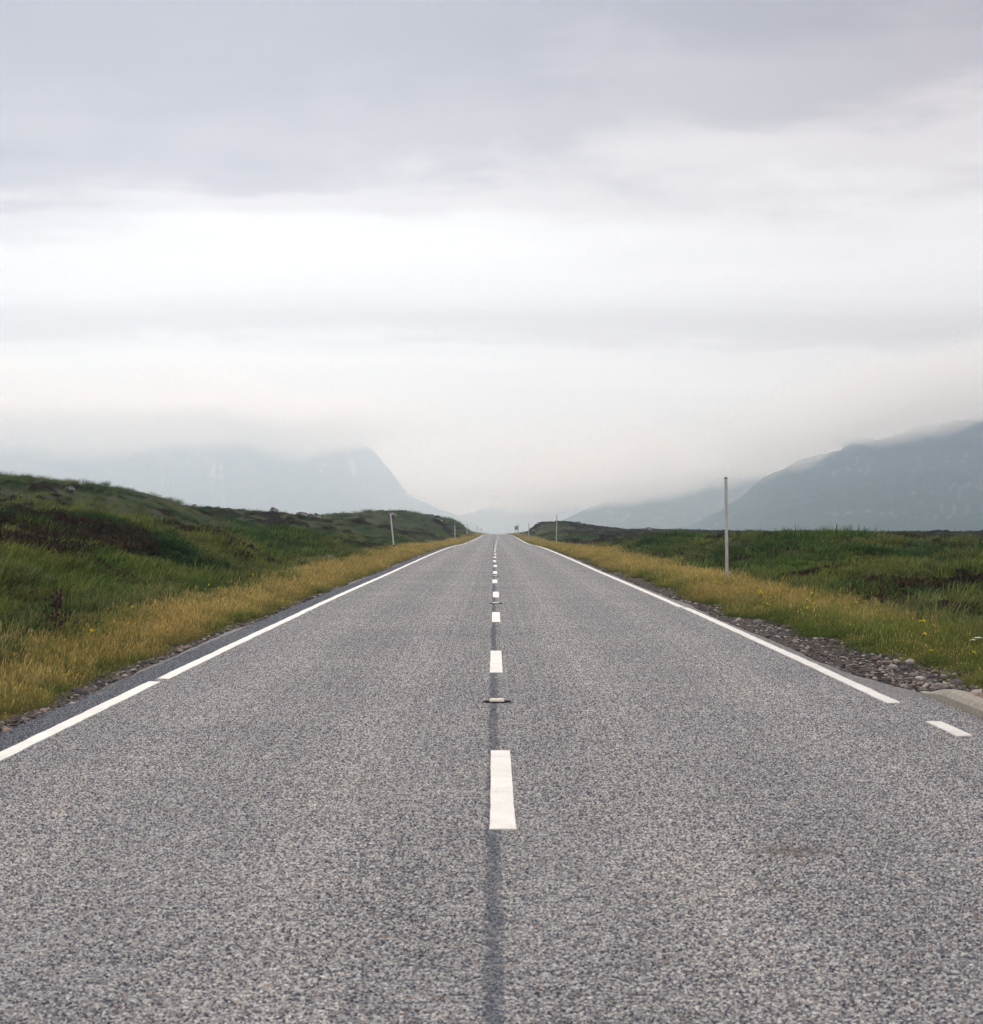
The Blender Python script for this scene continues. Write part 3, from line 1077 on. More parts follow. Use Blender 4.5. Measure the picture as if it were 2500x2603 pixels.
def scatter_object(name, label, coll, pts, turn, size, variant, tip, foot):
    me = bpy.data.meshes.new(name)
    n = len(pts)
    me.vertices.add(n)
    me.vertices.foreach_set("co", np.ascontiguousarray(pts, np.float32).ravel())

    def va(nm, ty, arr, key):
        a = me.attributes.new(nm, ty, 'POINT')
        a.data.foreach_set(key, np.ascontiguousarray(arr).ravel())
    va("turn", 'FLOAT_VECTOR', turn.astype(np.float32), "vector")
    va("size", 'FLOAT_VECTOR', size.astype(np.float32), "vector")
    va("variant", 'INT', variant.astype(np.int32), "value")
    va("tipcol", 'FLOAT_VECTOR', tip.astype(np.float32), "vector")
    va("footcol", 'FLOAT_VECTOR', foot.astype(np.float32), "vector")
    o = bpy.data.objects.new(name, me)
    COL.objects.link(o)
    md = o.modifiers.new("scatter", 'NODES')
    md.node_group = scatter_group(coll)
    return tag(o, label, None, None, "stuff")


def strew(bands, inner, outer, side):
    """random points between inner(y) and outer(y) from the road's centre; bands: (y0, y1, density per m2)"""
    out = []
    for (y0, y1, dens) in bands:
        m = 24
        es = np.linspace(y0, y1, m + 1)
        for a, b in zip(es[:-1], es[1:]):
            yc = 0.5 * (a + b)
            i, o = float(inner(np.array(yc))), float(outer(np.array(yc)))
            if o <= i: continue
            n = rng.poisson((b - a) * (o - i + 0.6) * dens)
            y = rng.uniform(a, b, n)
            i2, o2 = inner(y), outer(y)
            s = rng.uniform(i - 0.3, o + 0.3, n)
            k = (s > i2) & (s < o2)
            s, y = s[k], y[k]
            x = side * s + road_x(y)
            out.append(np.stack([x, y, np.full(len(x), dens)], 1))
    return np.concatenate(out)


def lerp(a, b, t):
    return np.asarray(a)[None] * (1 - t[:, None]) + np.asarray(b)[None] * t[:, None]


stone_chips()

# ---- dry verge grass
DRY = tuft_collection("dry_tufts", [tuft_mesh("dry_tuft%d" % i, 30, 0.15, 0.10, 0.26, 0.0055, 0.35, 0.10, 500 + i, BLADE, 0.35) for i in range(6)])
dry_near = [(8, 32, 75), (32, 60, 45), (60, 120, 20), (120, 300, 6), (300, 760, 1.6)]


def verge(side):
    if side < 0:
        P = strew(dry_near, lambda y: dirt_out_l(y) + 0.02, verge_out_l, -1)
        inner, outer = dirt_out_l(P[:, 1]), verge_out_l(P[:, 1])
    else:
        P = strew(dry_near, lambda y: dirt_out_r(y) + 0.03, verge_out_r, 1)
        inner, outer = dirt_out_r(P[:, 1]), verge_out_r(P[:, 1])
    x, y = P[:, 0], P[:, 1]
    s = np.abs(x - road_x(y))
    n = len(x)
    # ragged: tufts are thinner and lower by the dirt
    e = sstep(0.0, 0.45, s - inner)
    f = (s - inner) / np.maximum(outer - inner, 0.1)
    keep = rng.uniform(0, 1, n) < (0.65 + 0.35 * e)
    x, y, s, e, f, dens, inner = (q[keep] for q in (x, y, s, e, f, P[:, 2], inner))
    n = len(x)
    z = ground_h(x, y) - 0.015
    big = np.clip(np.sqrt(60.0 / dens) ** 0.9, 0.9, 4.2)
    hs = rng.uniform(0.65, 1.15, n) * (0.62 + 0.38 * e) * (1 + 0.25 * fbm(x / 1.2, y / 1.2, 81, 2))
    turn = np.stack([rng.normal(0, 0.08, n), rng.normal(0.05, 0.08, n), rng.normal(0, 0.5, n)], 1)
    c1 = sstep(-0.15, 0.45, fbm(x / 2.6, y / 4.0, 83, 4, 0.6) + rng.normal(0, 0.16, n))
    c2 = sstep(-0.05, 0.32, fbm(x / 0.8, y / 1.1, 85, 3) + rng.normal(0, 0.16, n))
    straw, orange, green = (0.47, 0.37, 0.145), (0.41, 0.305, 0.118), (0.125, 0.170, 0.040)
    tip = lerp(straw, orange, c1)
    if side > 0:        # right-hand verge is greener close by, where it has been mown
        lush = np.clip((1 - sstep(20, 34, y)) * 0.95 + 0.24 + 0.35 * (1 - sstep(0.0, 0.35, f)) * (y < 60), 0, 0.95)
        mown = (1 - sstep(18, 24, y)) * (1 - sstep(6.0, 7.2, s))
        hs = hs * (1 - 0.5 * mown) * (1 + 0.12 * sstep(22, 34, y) * (1 - sstep(90, 140, y)))
    else:
        lush = 0.16 + 0.45 * (1 - sstep(0.0, 0.22, f)) * (y < 60) + 0.15 * (y < 20)
    g = np.clip(c2 * 0.75 + lush - 0.12, 0, 1) * (rng.uniform(0, 1, n) < 0.9)
    tip = tip * (1 - g[:, None]) + np.asarray(green)[None] * g[:, None]
    ft = lerp((0.15, 0.125, 0.035), (0.05, 0.085, 0.022), np.clip(g + 0.25, 0, 1))
    tip = tip * rng.uniform(0.65, 1.25, (n, 1))
    hs = hs * np.where(rng.uniform(0, 1, n) < 0.10, rng.uniform(1.2, 1.7, n), 1.0)
    size = np.stack([big, big, hs * np.clip(big, 1, 1.15)], 1)
    return np.stack([x, y, z], 1), turn, size, rng.integers(0, 6, n), tip, ft


for side, lab in ((-1, "dry straw coloured grass along the left verge"), (1, "dry and green grass along the right verge")):
    scatter_object("verge_grass", lab, DRY, *verge(side))

# ---- moor grass (long, combed by the wind) and heather
LONG = tuft_collection("long_tufts",
                       [tuft_mesh("long_tuft%d" % i, 36, 0.22, 0.22, 0.48, 0.007, 0.75, 0.38, 600 + i, BLADE, 0.06) for i in range(6)]
                       + [tuft_mesh("far_tuft%d" % i, 44, 0.42, 0.22, 0.46, 0.022, 0.7, 0.32, 640 + i, BLADE, 0.0) for i in range(5)])
HEA = tuft_collection("heather_tufts", [sprig_mesh("heather_bush%d" % i, 170, 0.34, 0.26, 0.085, 700 + i, HEATH) for i in range(4)]
                      + [sprig_mesh("far_heather%d" % i, 120, 0.55, 0.30, 0.17, 720 + i, HEATH) for i in range(3)])
moor_bands = [(10, 30, 36), (30, 55, 24), (55, 90, 13), (90, 150, 6.5), (150, 250, 2.8), (250, 420, 1.2), (420, 800, 0.45)]


def moor(side):
    vo = verge_out_l if side < 0 else verge_out_r
    P = strew(moor_bands, lambda y: vo(y) - 0.25, lambda y: 0.40 * y + 6.0, side)
    x, y, dens = P[:, 0], P[:, 1], P[:, 2]
    n = len(x)
    he = heather_mask(x, y) * sstep(-0.2, 2.0, np.abs(x - road_x(y)) - vo(y))
    ish = rng.uniform(0, 1, n) < he * 0.72
    return x, y, dens, ish


def dress(side):
    x, y, dens, ish = moor(side)
    s = np.abs(x - road_x(y))
    vo = verge_out_l(y) if side < 0 else verge_out_r(y)
    # long grass
    k = ~ish
    gx, gy, gd, gs, gv = x[k], y[k], dens[k], s[k], vo[k]
    n = len(gx)
    z = ground_h(gx, gy) - 0.03
    far = gd < 10
    big = np.where(far, np.clip(np.sqrt(6.5 / gd), 0.75, 3.6), np.clip(np.sqrt(28.0 / gd), 0.9, 1.5))
    clump = fbm(gx / 1.5, gy / 1.9, 91, 3, 0.6)
    hs = (0.80 + 1.5 * np.clip(clump, -0.35, 0.5)) * rng.uniform(0.6, 1.25, n)
    hs = hs * np.where(rng.uniform(0, 1, n) < 0.06, rng.uniform(1.2, 1.7, n), 1.0)
    hs = hs * np.where(gy > 250, 1.0, 0.78)
    turn = np.stack([rng.normal(0, 0.16, n), rng.normal(0.10, 0.16, n), rng.normal(0.0, 1.0, n)], 1)
    hillside = -0.22 * sstep(75, 95, gy) + 0.16 * (gy < 68) * (side < 0)      # the hill behind is a darker sward
    t1 = sstep(-0.35, 0.35, fbm(gx / 5.0, gy / 8.0, 93, 4, 0.55) + 0.8 * fbm(gx / 1.1, gy / 1.4, 94, 2) + hillside + rng.normal(0, 0.10, n))
    t2 = sstep(0.02, 0.42, fbm(gx / 9.0, gy / 12.0, 95, 3) + 0.6 * fbm(gx / 1.4, gy / 1.8, 96, 2) + rng.normal(0, 0.10, n))
    t3 = sstep(0.12, 0.5, fbm(gx / 3.2, gy / 4.5, 97, 4) + rng.normal(0, 0.12, n))
    deep, olive, bright, bleached = (0.032, 0.074, 0.022), (0.165, 0.175, 0.042), (0.105, 0.190, 0.036), (0.28, 0.25, 0.11)
    tip = lerp(deep, olive, t1) * 1.2
    tip = tip * (1 - 0.7 * t2[:, None]) + np.asarray(bright)[None] * 0.7 * t2[:, None]
    nv = np.exp(-np.maximum(gs - gv, 0) / 0.7) * 0.55
    bl = np.clip(t3 * 0.45 + nv * (rng.uniform(0, 1, n) < 0.7), 0, 0.8)
    tip = tip * (1 - bl[:, None]) + np.asarray(bleached)[None] * bl[:, None]
    tip = tip * rng.uniform(0.45, 1.45, (n, 1))
    foot = tip * np.array([0.40, 0.46, 0.42])[None]  # feet darkened in colour, standing in for shade down between the blades
    var = np.where(far, 6 + rng.integers(0, 5, n), rng.integers(0, 6, n))
    size = np.stack([big, big, hs], 1)
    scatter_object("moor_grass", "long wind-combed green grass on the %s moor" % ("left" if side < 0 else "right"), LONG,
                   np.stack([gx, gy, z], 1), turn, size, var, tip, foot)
    # heather
    hx, hy, hd = x[ish], y[ish], dens[ish]
    n = len(hx)
    z = ground_h(hx, hy) - 0.04
    far = hd < 10
    big = np.where(far, np.clip(np.sqrt(5.5 / hd), 0.6, 3.2), np.clip(np.sqrt(18 / hd), 0.7, 1.3))
    hs = rng.uniform(0.7, 1.25, n) * np.clip(big, 0.8, 1.35)
    turn = np.stack([rng.normal(0, 0.15, n), rng.normal(0, 0.15, n), rng.uniform(0, 6.28, n)], 1)
    t = sstep(-0.3, 0.35, fbm(hx / 2.0, hy / 2.6, 98, 3) + rng.normal(0, 0.18, n))
    tip = lerp((0.060, 0.036, 0.034), (0.085, 0.062, 0.034), t) * rng.uniform(0.7, 1.2, (n, 1))
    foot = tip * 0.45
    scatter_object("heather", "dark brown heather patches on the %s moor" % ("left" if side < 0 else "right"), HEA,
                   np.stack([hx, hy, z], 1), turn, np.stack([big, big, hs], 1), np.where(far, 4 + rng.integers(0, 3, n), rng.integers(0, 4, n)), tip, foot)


dress(-1)
dress(1)


# ------------------------------------------------------------------ stones, kerb, boulders
def rock_mesh(name, seed, sub=2, rough=0.25, flat=0.7, cuts=5):
    r = np.random.default_rng(seed)
    bm = bmesh.new()
    bmesh.ops.create_icosphere(bm, subdivisions=sub, radius=1.0)
    planes = []
    for _ in range(cuts):
        n = Vector(r.normal(0, 1, 3)); n.normalize()
        planes.append((n, r.uniform(0.55, 0.85)))
    off = r.uniform(0, 50, 3)
    for v in bm.verts:
        p = v.co.copy()
        k = 1 + rough * (float(vnoise(np.array([p.x * 1.7 + off[0]]), np.array([p.y * 1.7 + p.z * 1.3 + off[1]]), seed)[0]) * 1.4
                         + (float(vnoise(np.array([p.x * 5 + off[1]]), np.array([p.z * 5 - p.y * 3 + off[2]]), seed + 1)[0]) * 0.5 if sub > 2 else 0))
        p = p * k
        for n, d in planes:
            e = p.dot(n) - d
            if e > 0: p -= n * e * 0.9
        v.co = Vector((p.x, p.y, p.z * flat))
    me = bpy.data.meshes.new(name)
    bm.to_mesh(me); bm.free()
    return me


def stone_material():
    m, N, L, b = mat("roadside_stone", 0.85, 0.25)
    oi = nd(N, 'ShaderNodeObjectInfo')
    tc = nd(N, 'ShaderNodeTexCoord')
    c = ramp(N, L, oi.outputs['Random'], [(0.0, (0.05, 0.047, 0.055)), (0.35, (0.13, 0.12, 0.115)), (0.6, (0.24, 0.21, 0.18)), (0.8, (0.36, 0.25, 0.18)), (1.0, (0.46, 0.43, 0.38))])
    n = noise(N, L, tc.outputs['Object'], 2.5, 5, 0.65)
    c = mixc(N, L, 1.0, c, ramp(N, L, n, [(0.3, 0.6), (0.7, 1.3)]), 'MULTIPLY')
    L.new(c, b.inputs['Base Color'])
    return m


def lichen_rock_material():
    m, N, L, b = mat("lichened_rock", 0.92, 0.15)
    tc = nd(N, 'ShaderNodeTexCoord'); P = tc.outputs['Object']
    n = noise(N, L, P, 1.6, 6, 0.65)
    n2 = noise(N, L, P, 4.0, 5, 0.7)
    c = ramp(N, L, n, [(0.38, (0.03, 0.028, 0.028)), (0.52, (0.13, 0.125, 0.115)), (0.62, (0.36, 0.35, 0.32))])
    c = mixc(N, L, ramp(N, L, n2, [(0.55, 0.0), (0.68, 0.7)]), c, (0.45, 0.44, 0.40))
    L.new(c, b.inputs['Base Color'])
    bp = nd(N, 'ShaderNodeBump'); bp.inputs['Strength'].default_value = 0.6; bp.inputs['Distance'].default_value = 0.1
    L.new(n2, bp.inputs['Height']); L.new(bp.outputs[0], b.inputs['Normal'])
    return m


STONE = stone_material()
ROCK = lichen_rock_material()
ROCKS = [rock_mesh("stone_shape%d" % i, 800 + i, 1, 0.35, 0.75, 4) for i in range(8)]
for me in ROCKS: me.materials.append(STONE)
pebble_v = [np.array([v.co[:] for v in me.vertices]) for me in ROCKS]
pebble_f = [[tuple(p.vertices) for p in me.polygons] for me in ROCKS]


def dirt_material():
    m, N, L, b = mat("gritty_dirt", 0.95, 0.15)
    tc = nd(N, 'ShaderNodeTexCoord'); P = tc.outputs['Object']
    n = noise(N, L, P, 4.0, 5, 0.6)
    v = nd(N, 'ShaderNodeTexVoronoi'); v.inputs['Scale'].default_value = 45; L.new(P, v.inputs['Vector'])
    sc = nd(N, 'ShaderNodeSeparateColor'); L.new(v.outputs['Color'], sc.inputs[0])
    c = ramp(N, L, sc.outputs[0], [(0.0, (0.018, 0.015, 0.016)), (0.6, (0.046, 0.037, 0.032)), (0.9, (0.10, 0.082, 0.068)), (1.0, (0.27, 0.24, 0.20))])
    c = mixc(N, L, 1.0, c, ramp(N, L, n, [(0.3, (0.6, 0.6, 0.66)), (0.7, (1.35, 1.2, 1.1))]), 'MULTIPLY')
    L.new(c, b.inputs['Base Color'])
    bp = nd(N, 'ShaderNodeBump'); bp.inputs['Strength'].default_value = 0.8; bp.inputs['Distance'].default_value = 0.02
    L.new(sc.outputs[1], bp.inputs['Height']); L.new(bp.outputs[0], b.inputs['Normal'])
    return m


DIRT = dirt_material()


def shoulder(side):
    """strip of grit beside the carriageway, over the ground sheet and under the road's edge"""
    ys = along(5, 260, 0.12, 0.006)
    inn = -left_edge(ys) - 0.05 if side < 0 else right_edge(ys) - 0.05
    out = (dirt_out_l(ys) if side < 0 else dirt_out_r(ys)) + 0.12
    out = np.maximum(out, inn + 0.06)
    T = np.linspace(0, 1, 9)[None]
    S = inn[:, None] * (1 - T) + out[:, None] * T
    Y = np.repeat(ys[:, None], 9, 1)
    X = side * S + road_x(Y)
    zr = road_z(Y) - 0.012
    w = sstep(0.15, 0.6, T + 0 * S)
    Z = zr * (1 - w) + (ground_h(X, Y) + 0.012) * w + 0.035 * np.abs(fbm(X / 0.22, Y / 0.22, 121, 3)) * np.sin(np.pi * T)
    if side < 0: X, Y, Z = X[:, ::-1], Y[:, ::-1], Z[:, ::-1]
    return grid_mesh("gravel_shoulder", X, Y, Z, DIRT, True, "structure")


sh_l, sh_r = shoulder(-1), shoulder(1)


def shoulder_z(side, s, y):
    x = side * s + float(road_x(y))
    inn = float(-left_edge(np.array(y)) if side < 0 else right_edge(np.array(y))) - 0.05
    out = max(float(dirt_out_l(np.array(y)) if side < 0 else dirt_out_r(np.array(y))) + 0.12, inn + 0.06)
    t = min(max((s - inn) / (out - inn), 0), 1)
    w = float(sstep(0.15, 0.6, t))
    return x, (float(road_z(y)) - 0.012) * (1 - w) + (gz(x, y) + 0.012) * w


def put_stone(parent, side, s, y, r, rs):
    x, z = shoulder_z(side, s, y)
    o = bpy.data.objects.new("stone", ROCKS[rs.integers(0, len(ROCKS))])
    COL.objects.link(o)
    o.parent = parent
    o.location = (x, y, z + r * 0.28)
    o.rotation_euler = (rs.normal(0, 0.3), rs.normal(0, 0.3), rs.uniform(0, 6.28))
    o.scale = (r * rs.uniform(0.8, 1.25), r * rs.uniform(0.7, 1.1), r * rs.uniform(0.6, 1.0))
    return o


def stones():
    rs = np.random.default_rng(55)
    n = 0
    while n < 290:          # the pile on the right by the kerb and along the bank
        y = 13.6 + rs.exponential(4.6)
        if y > 40: continue
        inn, out = float(right_edge(np.array(y))), float(dirt_out_r(np.array(y)))
        f = np.clip(rs.normal(0.74, 0.2), 0.12, 1.15)
        s = inn + f * (out - inn)
        big = 0.034 if y < 24 else 0.036
        put_stone(sh_r, 1, s, y, float(np.clip(rs.lognormal(math.log(big), 0.42), 0.02, 0.085)), rs)
        n += 1
    n = 0
    while n < 110:
        y = 12 + rs.exponential(9.0) if rs.uniform() < 0.5 else rs.normal(22.5, 2.6)
        if y < 11.5 or y > 48: continue
        inn, out = float(-left_edge(np.array(y))), float(dirt_out_l(np.array(y)))
        s = inn + np.clip(rs.normal(0.65, 0.3), 0.1, 1.2) * max(out - inn, 0.15)
        put_stone(sh_l, -1, s, y, float(np.clip(rs.lognormal(math.log(0.028), 0.45), 0.014, 0.075)), rs)
        n += 1
    # countless smaller ones, one mesh a side
    for side, par, cnt in ((1, sh_r, 4600), (-1, sh_l, 1000)):
        V, F = [], []
        off = 0
        for i in range(cnt):
            y = 8 + rs.exponential(12.0) if (side < 0 or i % 3 == 0) else 13.2 + rs.exponential(4.5)
            if y > 110: continue
            inn = float(right_edge(np.array(y)) if side > 0 else -left_edge(np.array(y)))
            out = float(dirt_out_r(np.array(y)) if side > 0 else dirt_out_l(np.array(y)))
            s = inn + np.clip(rs.normal(0.62, 0.3), 0.02, 1.2) * max(out - inn, 0.12)
            x, z = shoulder_z(side, s, y)
            r = rs.uniform(0.007, 0.026) * (1 + y / 60)
            k = rs.integers(0, len(ROCKS)); a = rs.uniform(0, 6.28)
            c, q = math.cos(a), math.sin(a)
            p = pebble_v[k] * np.array([r * rs.uniform(.8, 1.3), r, r * 0.8])
            p = np.stack([p[:, 0] * c - p[:, 1] * q + x, p[:, 0] * q + p[:, 1] * c + y, p[:, 2] + z + r * 0.25], 1)
            V.append(p); F += [tuple(j + off for j in f) for f in pebble_f[k]]
            off += len(p)
        m, N, L, b = mat("pebbles", 0.9, 0.2)
        geo = nd(N, 'ShaderNodeNewGeometry')
        L.new(ramp(N, L, geo.outputs['Random Per Island'], [(0.0, (0.022, 0.020, 0.023)), (0.5, (0.065, 0.056, 0.052)), (0.82, (0.20, 0.165, 0.135)), (1.0, (0.48, 0.44, 0.38))]), b.inputs['Base Color'])
        o = mesh_obj("pebble", np.concatenate(V), F, m, par)
        o["kind"] = "stuff"


stones()


def slab(name, px, py, d, size, seed, label, group=None, sink=0.25, material=None, rot=0.0):
    x, y, z = ray_to(px, py, d)
    me = rock_mesh(name, seed, 3, 0.3, 1.0, 7)
    o = bpy.data.objects.new(name, me)
    COL.objects.link(o)
    me.materials.append(material or ROCK)
    me.polygons.foreach_set("use_smooth", [True] * len(me.polygons))
    o.scale = size
    o.rotation_euler = (0.1, 0.05, rot)
    o.location = (x, y, gz(x, y) + size[2] * (1 - 2 * sink) * 0.8)
    tag(o, label, "boulder" if "boulder" in name else "stone", group)
    return o


slab("boulder", 496, 1285, 176, (0.42, 0.5, 0.34), 901, "small dark boulder on the left skyline where the hill meets the ridge", "boulders on the moor", 0.0)
slab("boulder", 697, 1302, 171, (0.50, 0.5, 0.46), 902, "pointed pale boulder on the left skyline", "boulders on the moor", 0.0)
slab("boulder", 766, 1303, 170, (0.66, 0.6, 0.40), 903, "widest black and white boulder on the left skyline", "boulders on the moor", 0.05)
slab("boulder", 806, 1303, 170, (0.50, 0.5, 0.42), 904, "rounded grey boulder right of the widest one on the left skyline", "boulders on the moor", 0.05)
slab("boulder", 835, 1420, 66, (0.30, 0.3, 0.22), 905, "pale boulder half buried in the rushes left of the striped snow pole", "boulders on the moor", 0.0)
slab("boulder", 995, 1302, 255, (0.70, 0.6, 0.50), 906, "dark boulder on the hilltop just behind the striped snow pole", "boulders on the moor", 0.1)
slab("boulder", 1088, 1388, 150, (0.30, 0.3, 0.24), 907, "pale boulder on the left verge beyond the striped snow pole", "boulders on the moor", 0.0)
slab("boulder", 1357, 1360, 330, (0.50, 0.6, 0.50), 908, "black and white boulder beside the far right snow pole", "boulders on the moor", 0.0)
slab("boulder", 1648, 1348, 385, (1.1, 0.9, 0.6), 909, "rock with pale foot on the distant hump right of the road", "boulders on the moor", 0.1)
slab("boulder", 2410, 1378, 110, (0.34, 0.3, 0.24), 910, "pale boulder on the dark moor at the far right", "boulders on the moor", 0.0)
slab("boulder", 178, 1240, 100, (0.34, 0.3, 0.2), 911, "pale stone showing through the grass of the left hill", "boulders on the moor", 0.0)
slab("boulder", 1112, 1306, 262, (0.9, 0.6, 0.35), 912, "pale outcrop near the top of the hill left of the road", "boulders on the moor", 0.0)
slab("flat_stone", 98, 1750, 17.1, (0.13, 0.10, 0.045), 913, "flat pale stone at the edge of the left verge near the camera", None, 0.1, STONE)


def build_kerb():
    m = flat_mat("kerb_concrete", (0.33, 0.30, 0.245), 0.9, 0.2, 0.25, 22.0, 0.35)
    root = empty("kerb", (4.04 + float(road_x(16)), 16.2, float(road_z(16.2))))
    root["kind"] = "structure"
    y1 = 16.2
    for k in range(8):
        y0 = y1 - 0.915
        L0 = y1 - y0 - 0.008
        bm = bmesh.new()
        rows = []
        ts = np.linspace(0, 1, 5)
        for t in ts:
            y = y1 - 0.004 - t * L0
            h = 0.115 if k else 0.012 + 0.103 * float(sstep(0, 1, t))
            w = 0.15 if k else 0.06 + 0.09 * float(sstep(0, 0.7, t))
            s0 = 4.03 + 0.002 * math.sin(k * 3)
            z = float(road_z(y))
            sec = [(s0, -0.08), (s0, h * 0.55), (s0 + 0.035, h * 0.93), (s0 + 0.05, h), (s0 + w, h), (s0 + w, -0.08)]
            rows.append([bm.verts.new((a + float(road_x(y)) - root.location.x, y - root.location.y, z + b - root.location.z)) for a, b in sec])
        for a, b in zip(rows[:-1], rows[1:]):
            for i in range(5):
                bm.faces.new((a[i], a[i + 1], b[i + 1], b[i]))
        bm.faces.new(rows[0][::-1]); bm.faces.new(rows[-1])
        bmesh.ops.recalc_face_normals(bm, faces=bm.faces[:])
        bm_obj("kerb_stone", bm, m, root)
        y1 = y0


build_kerb()


# ------------------------------------------------------------------ cat's eyes
def tube(bm, pts, radii, seg=8, cap=True):
    rings = []
    for i, (p, r) in enumerate(zip(pts, radii)):
        p = Vector(p)
        a = Vector(pts[max(i - 1, 0)]); b = Vector(pts[min(i + 1, len(pts) - 1)])
        t = (b - a).normalized()
        u = t.orthogonal().normalized() if abs(t.z) < 0.99 else Vector((1, 0, 0))
        v = t.cross(u).normalized()
        rings.append([bm.verts.new(p + (u * math.cos(k * 2 * math.pi / seg) + v * math.sin(k * 2 * math.pi / seg)) * r) for k in range(seg)])
    for a, b in zip(rings[:-1], rings[1:]):
        for k in range(seg):
            bm.faces.new((a[k], a[(k + 1) % seg], b[(k + 1) % seg], b[k]))
    if cap:
        bm.faces.new(rings[0][::-1]); bm.faces.new(rings[-1])
    return rings


def box(bm, x0, x1, y0, y1, z0, z1, bev=0.0):
    r = bmesh.ops.create_cube(bm, size=1.0)
    for v in r['verts']:
        v.co = Vector(((x0 + x1) / 2 + v.co.x * (x1 - x0), (y0 + y1) / 2 + v.co.y * (y1 - y0), (z0 + z1) / 2 + v.co.z * (z1 - z0)))
    if bev:
        es = list({e for v in r['verts'] for e in v.link_edges})
        bmesh.ops.bevel(bm, geom=es, offset=bev, segments=2, affect='EDGES')


def cats_eye_parts():
    iron = flat_mat("cast_iron", (0.022, 0.022, 0.028), 0.55, 0.4, 0.3, 40)
    rub = flat_mat("white_rubber", (0.66, 0.60, 0.50), 0.6, 0.4, 0.12, 40)
    gl = flat_mat("reflector_glass", (0.75, 0.75, 0.72), 0.1, 0.8, 0.05, 60)
    bm = bmesh.new()
    # two ramps either side and a frame round the insert
    for sx in (-1, 1):
        x0, x1 = sorted((sx * 0.066, sx * 0.098))
        box(bm, x0, x1, -0.075, 0.075, -0.02, 0.016, 0.004)
        vs_ = [bm.verts.new(p) for p in ((sx * 0.096, -0.05, -0.01), (sx * 0.128, -0.03, -0.004), (sx * 0.128, 0.03, -0.004), (sx * 0.096, 0.05, -0.01),
                                         (sx * 0.096, -0.05, 0.014), (sx * 0.128, -0.03, 0.004), (sx * 0.128, 0.03, 0.004), (sx * 0.096, 0.05, 0.014))]
        for f in ((4, 5, 6, 7), (0, 1, 5, 4), (2, 3, 7, 6), (1, 2, 6, 5)):
            bm.faces.new([vs_[i] for i in f])
    box(bm, -0.07, 0.07, -0.10, -0.076, -0.02, 0.006, 0.003)
    box(bm, -0.07, 0.07, 0.076, 0.10, -0.02, 0.006, 0.003)
    bmesh.ops.recalc_face_normals(bm, faces=bm.faces[:])
    a = bpy.data.meshes.new("housing"); bm.to_mesh(a); bm.free(); a.materials.append(iron)
    bm = bmesh.new()
    rows = []
    for y, h in ((-0.072, 0.006), (-0.055, 0.021), (-0.02, 0.026), (0.02, 0.026), (0.055, 0.021), (0.072, 0.006)):
        rows.append([bm.verts.new(p) for p in ((-0.064, y, -0.02), (-0.064, y, h * 0.75), (-0.052, y, h), (0.052, y, h), (0.064, y, h * 0.75), (0.064, y, -0.02))])
    for p, q in zip(rows[:-1], rows[1:]):
        for i in range(5): bm.faces.new((p[i], p[i + 1], q[i + 1], q[i]))
    bm.faces.new(rows[0][::-1]); bm.faces.new(rows[-1])
    bmesh.ops.recalc_face_normals(bm, faces=bm.faces[:])
    b = bpy.data.meshes.new("rubber_insert"); bm.to_mesh(b); bm.free(); b.materials.append(rub)
    bm = bmesh.new()
    tube(bm, [(0, -0.064, 0.012), (0, -0.07, 0.011)], [0.008, 0.0065], 10)
    c = bpy.data.meshes.new("reflector"); bm.to_mesh(c); bm.free(); c.materials.append(gl)
    return a, b, c


def cats_eyes():
    A, B, C = cats_eye_parts()
    names = ["nearest road stud, black iron with a white middle, on the centre line", "second road stud from the camera on the centre line",
             "third road stud from the camera on the centre line", "fourth road stud from the camera on the centre line",
             "fifth road stud from the camera on the centre line", "sixth road stud from the camera on the centre line"]
    for k, lab in enumerate(names):
        y = 15.15 + 18 * k
        x = float(road_x(y)) + (-0.01 if k == 0 else 0.0)
        r = empty("road_stud", (x, y, float(road_surf(np.array(0.0), np.array(y))) + 0.009))
        tag(r, lab, "road stud", "road studs on the centre line")
        o = bpy.data.objects.new("housing", A); COL.objects.link(o); o.parent = r
        i = bpy.data.objects.new("rubber_insert", B); COL.objects.link(i); i.parent = r
        for sx in (-1, 1):
            g = bpy.data.objects.new("reflector", C); COL.objects.link(g); g.parent = i
            g.location = (sx * 0.028, 0, 0)


cats_eyes()


# ------------------------------------------------------------------ snow poles, marker post, sign
def pole_paint(name, col, dirt=0.5):
    m, N, L, b = mat(name, 0.6, 0.3)
    tc = nd(N, 'ShaderNodeTexCoord'); P = tc.outputs['Object']
    mp = nd(N, 'ShaderNodeMapping'); mp.inputs['Scale'].default_value = (12, 12, 2.5); L.new(P, mp.inputs[0])
    n = noise(N, L, mp.outputs[0], 1.5, 5, 0.65)
    c = ramp(N, L, n, [(0.35, [q * (1 - dirt) for q in col]), (0.65, col)])
    L.new(c, b.inputs['Base Color'])
    return m


WHITE_P = pole_paint("white_pole_paint", (0.66, 0.63, 0.57), 0.25)
GREY_P = pole_paint("weathered_pole_paint", (0.58, 0.56, 0.52), 0.35)
RED_P = pole_paint("red_pole_paint", (0.24, 0.022, 0.020), 0.3)
DARK_P = flat_mat("dark_cap", (0.035, 0.033, 0.036), 0.6, 0.3, 0.2, 30)


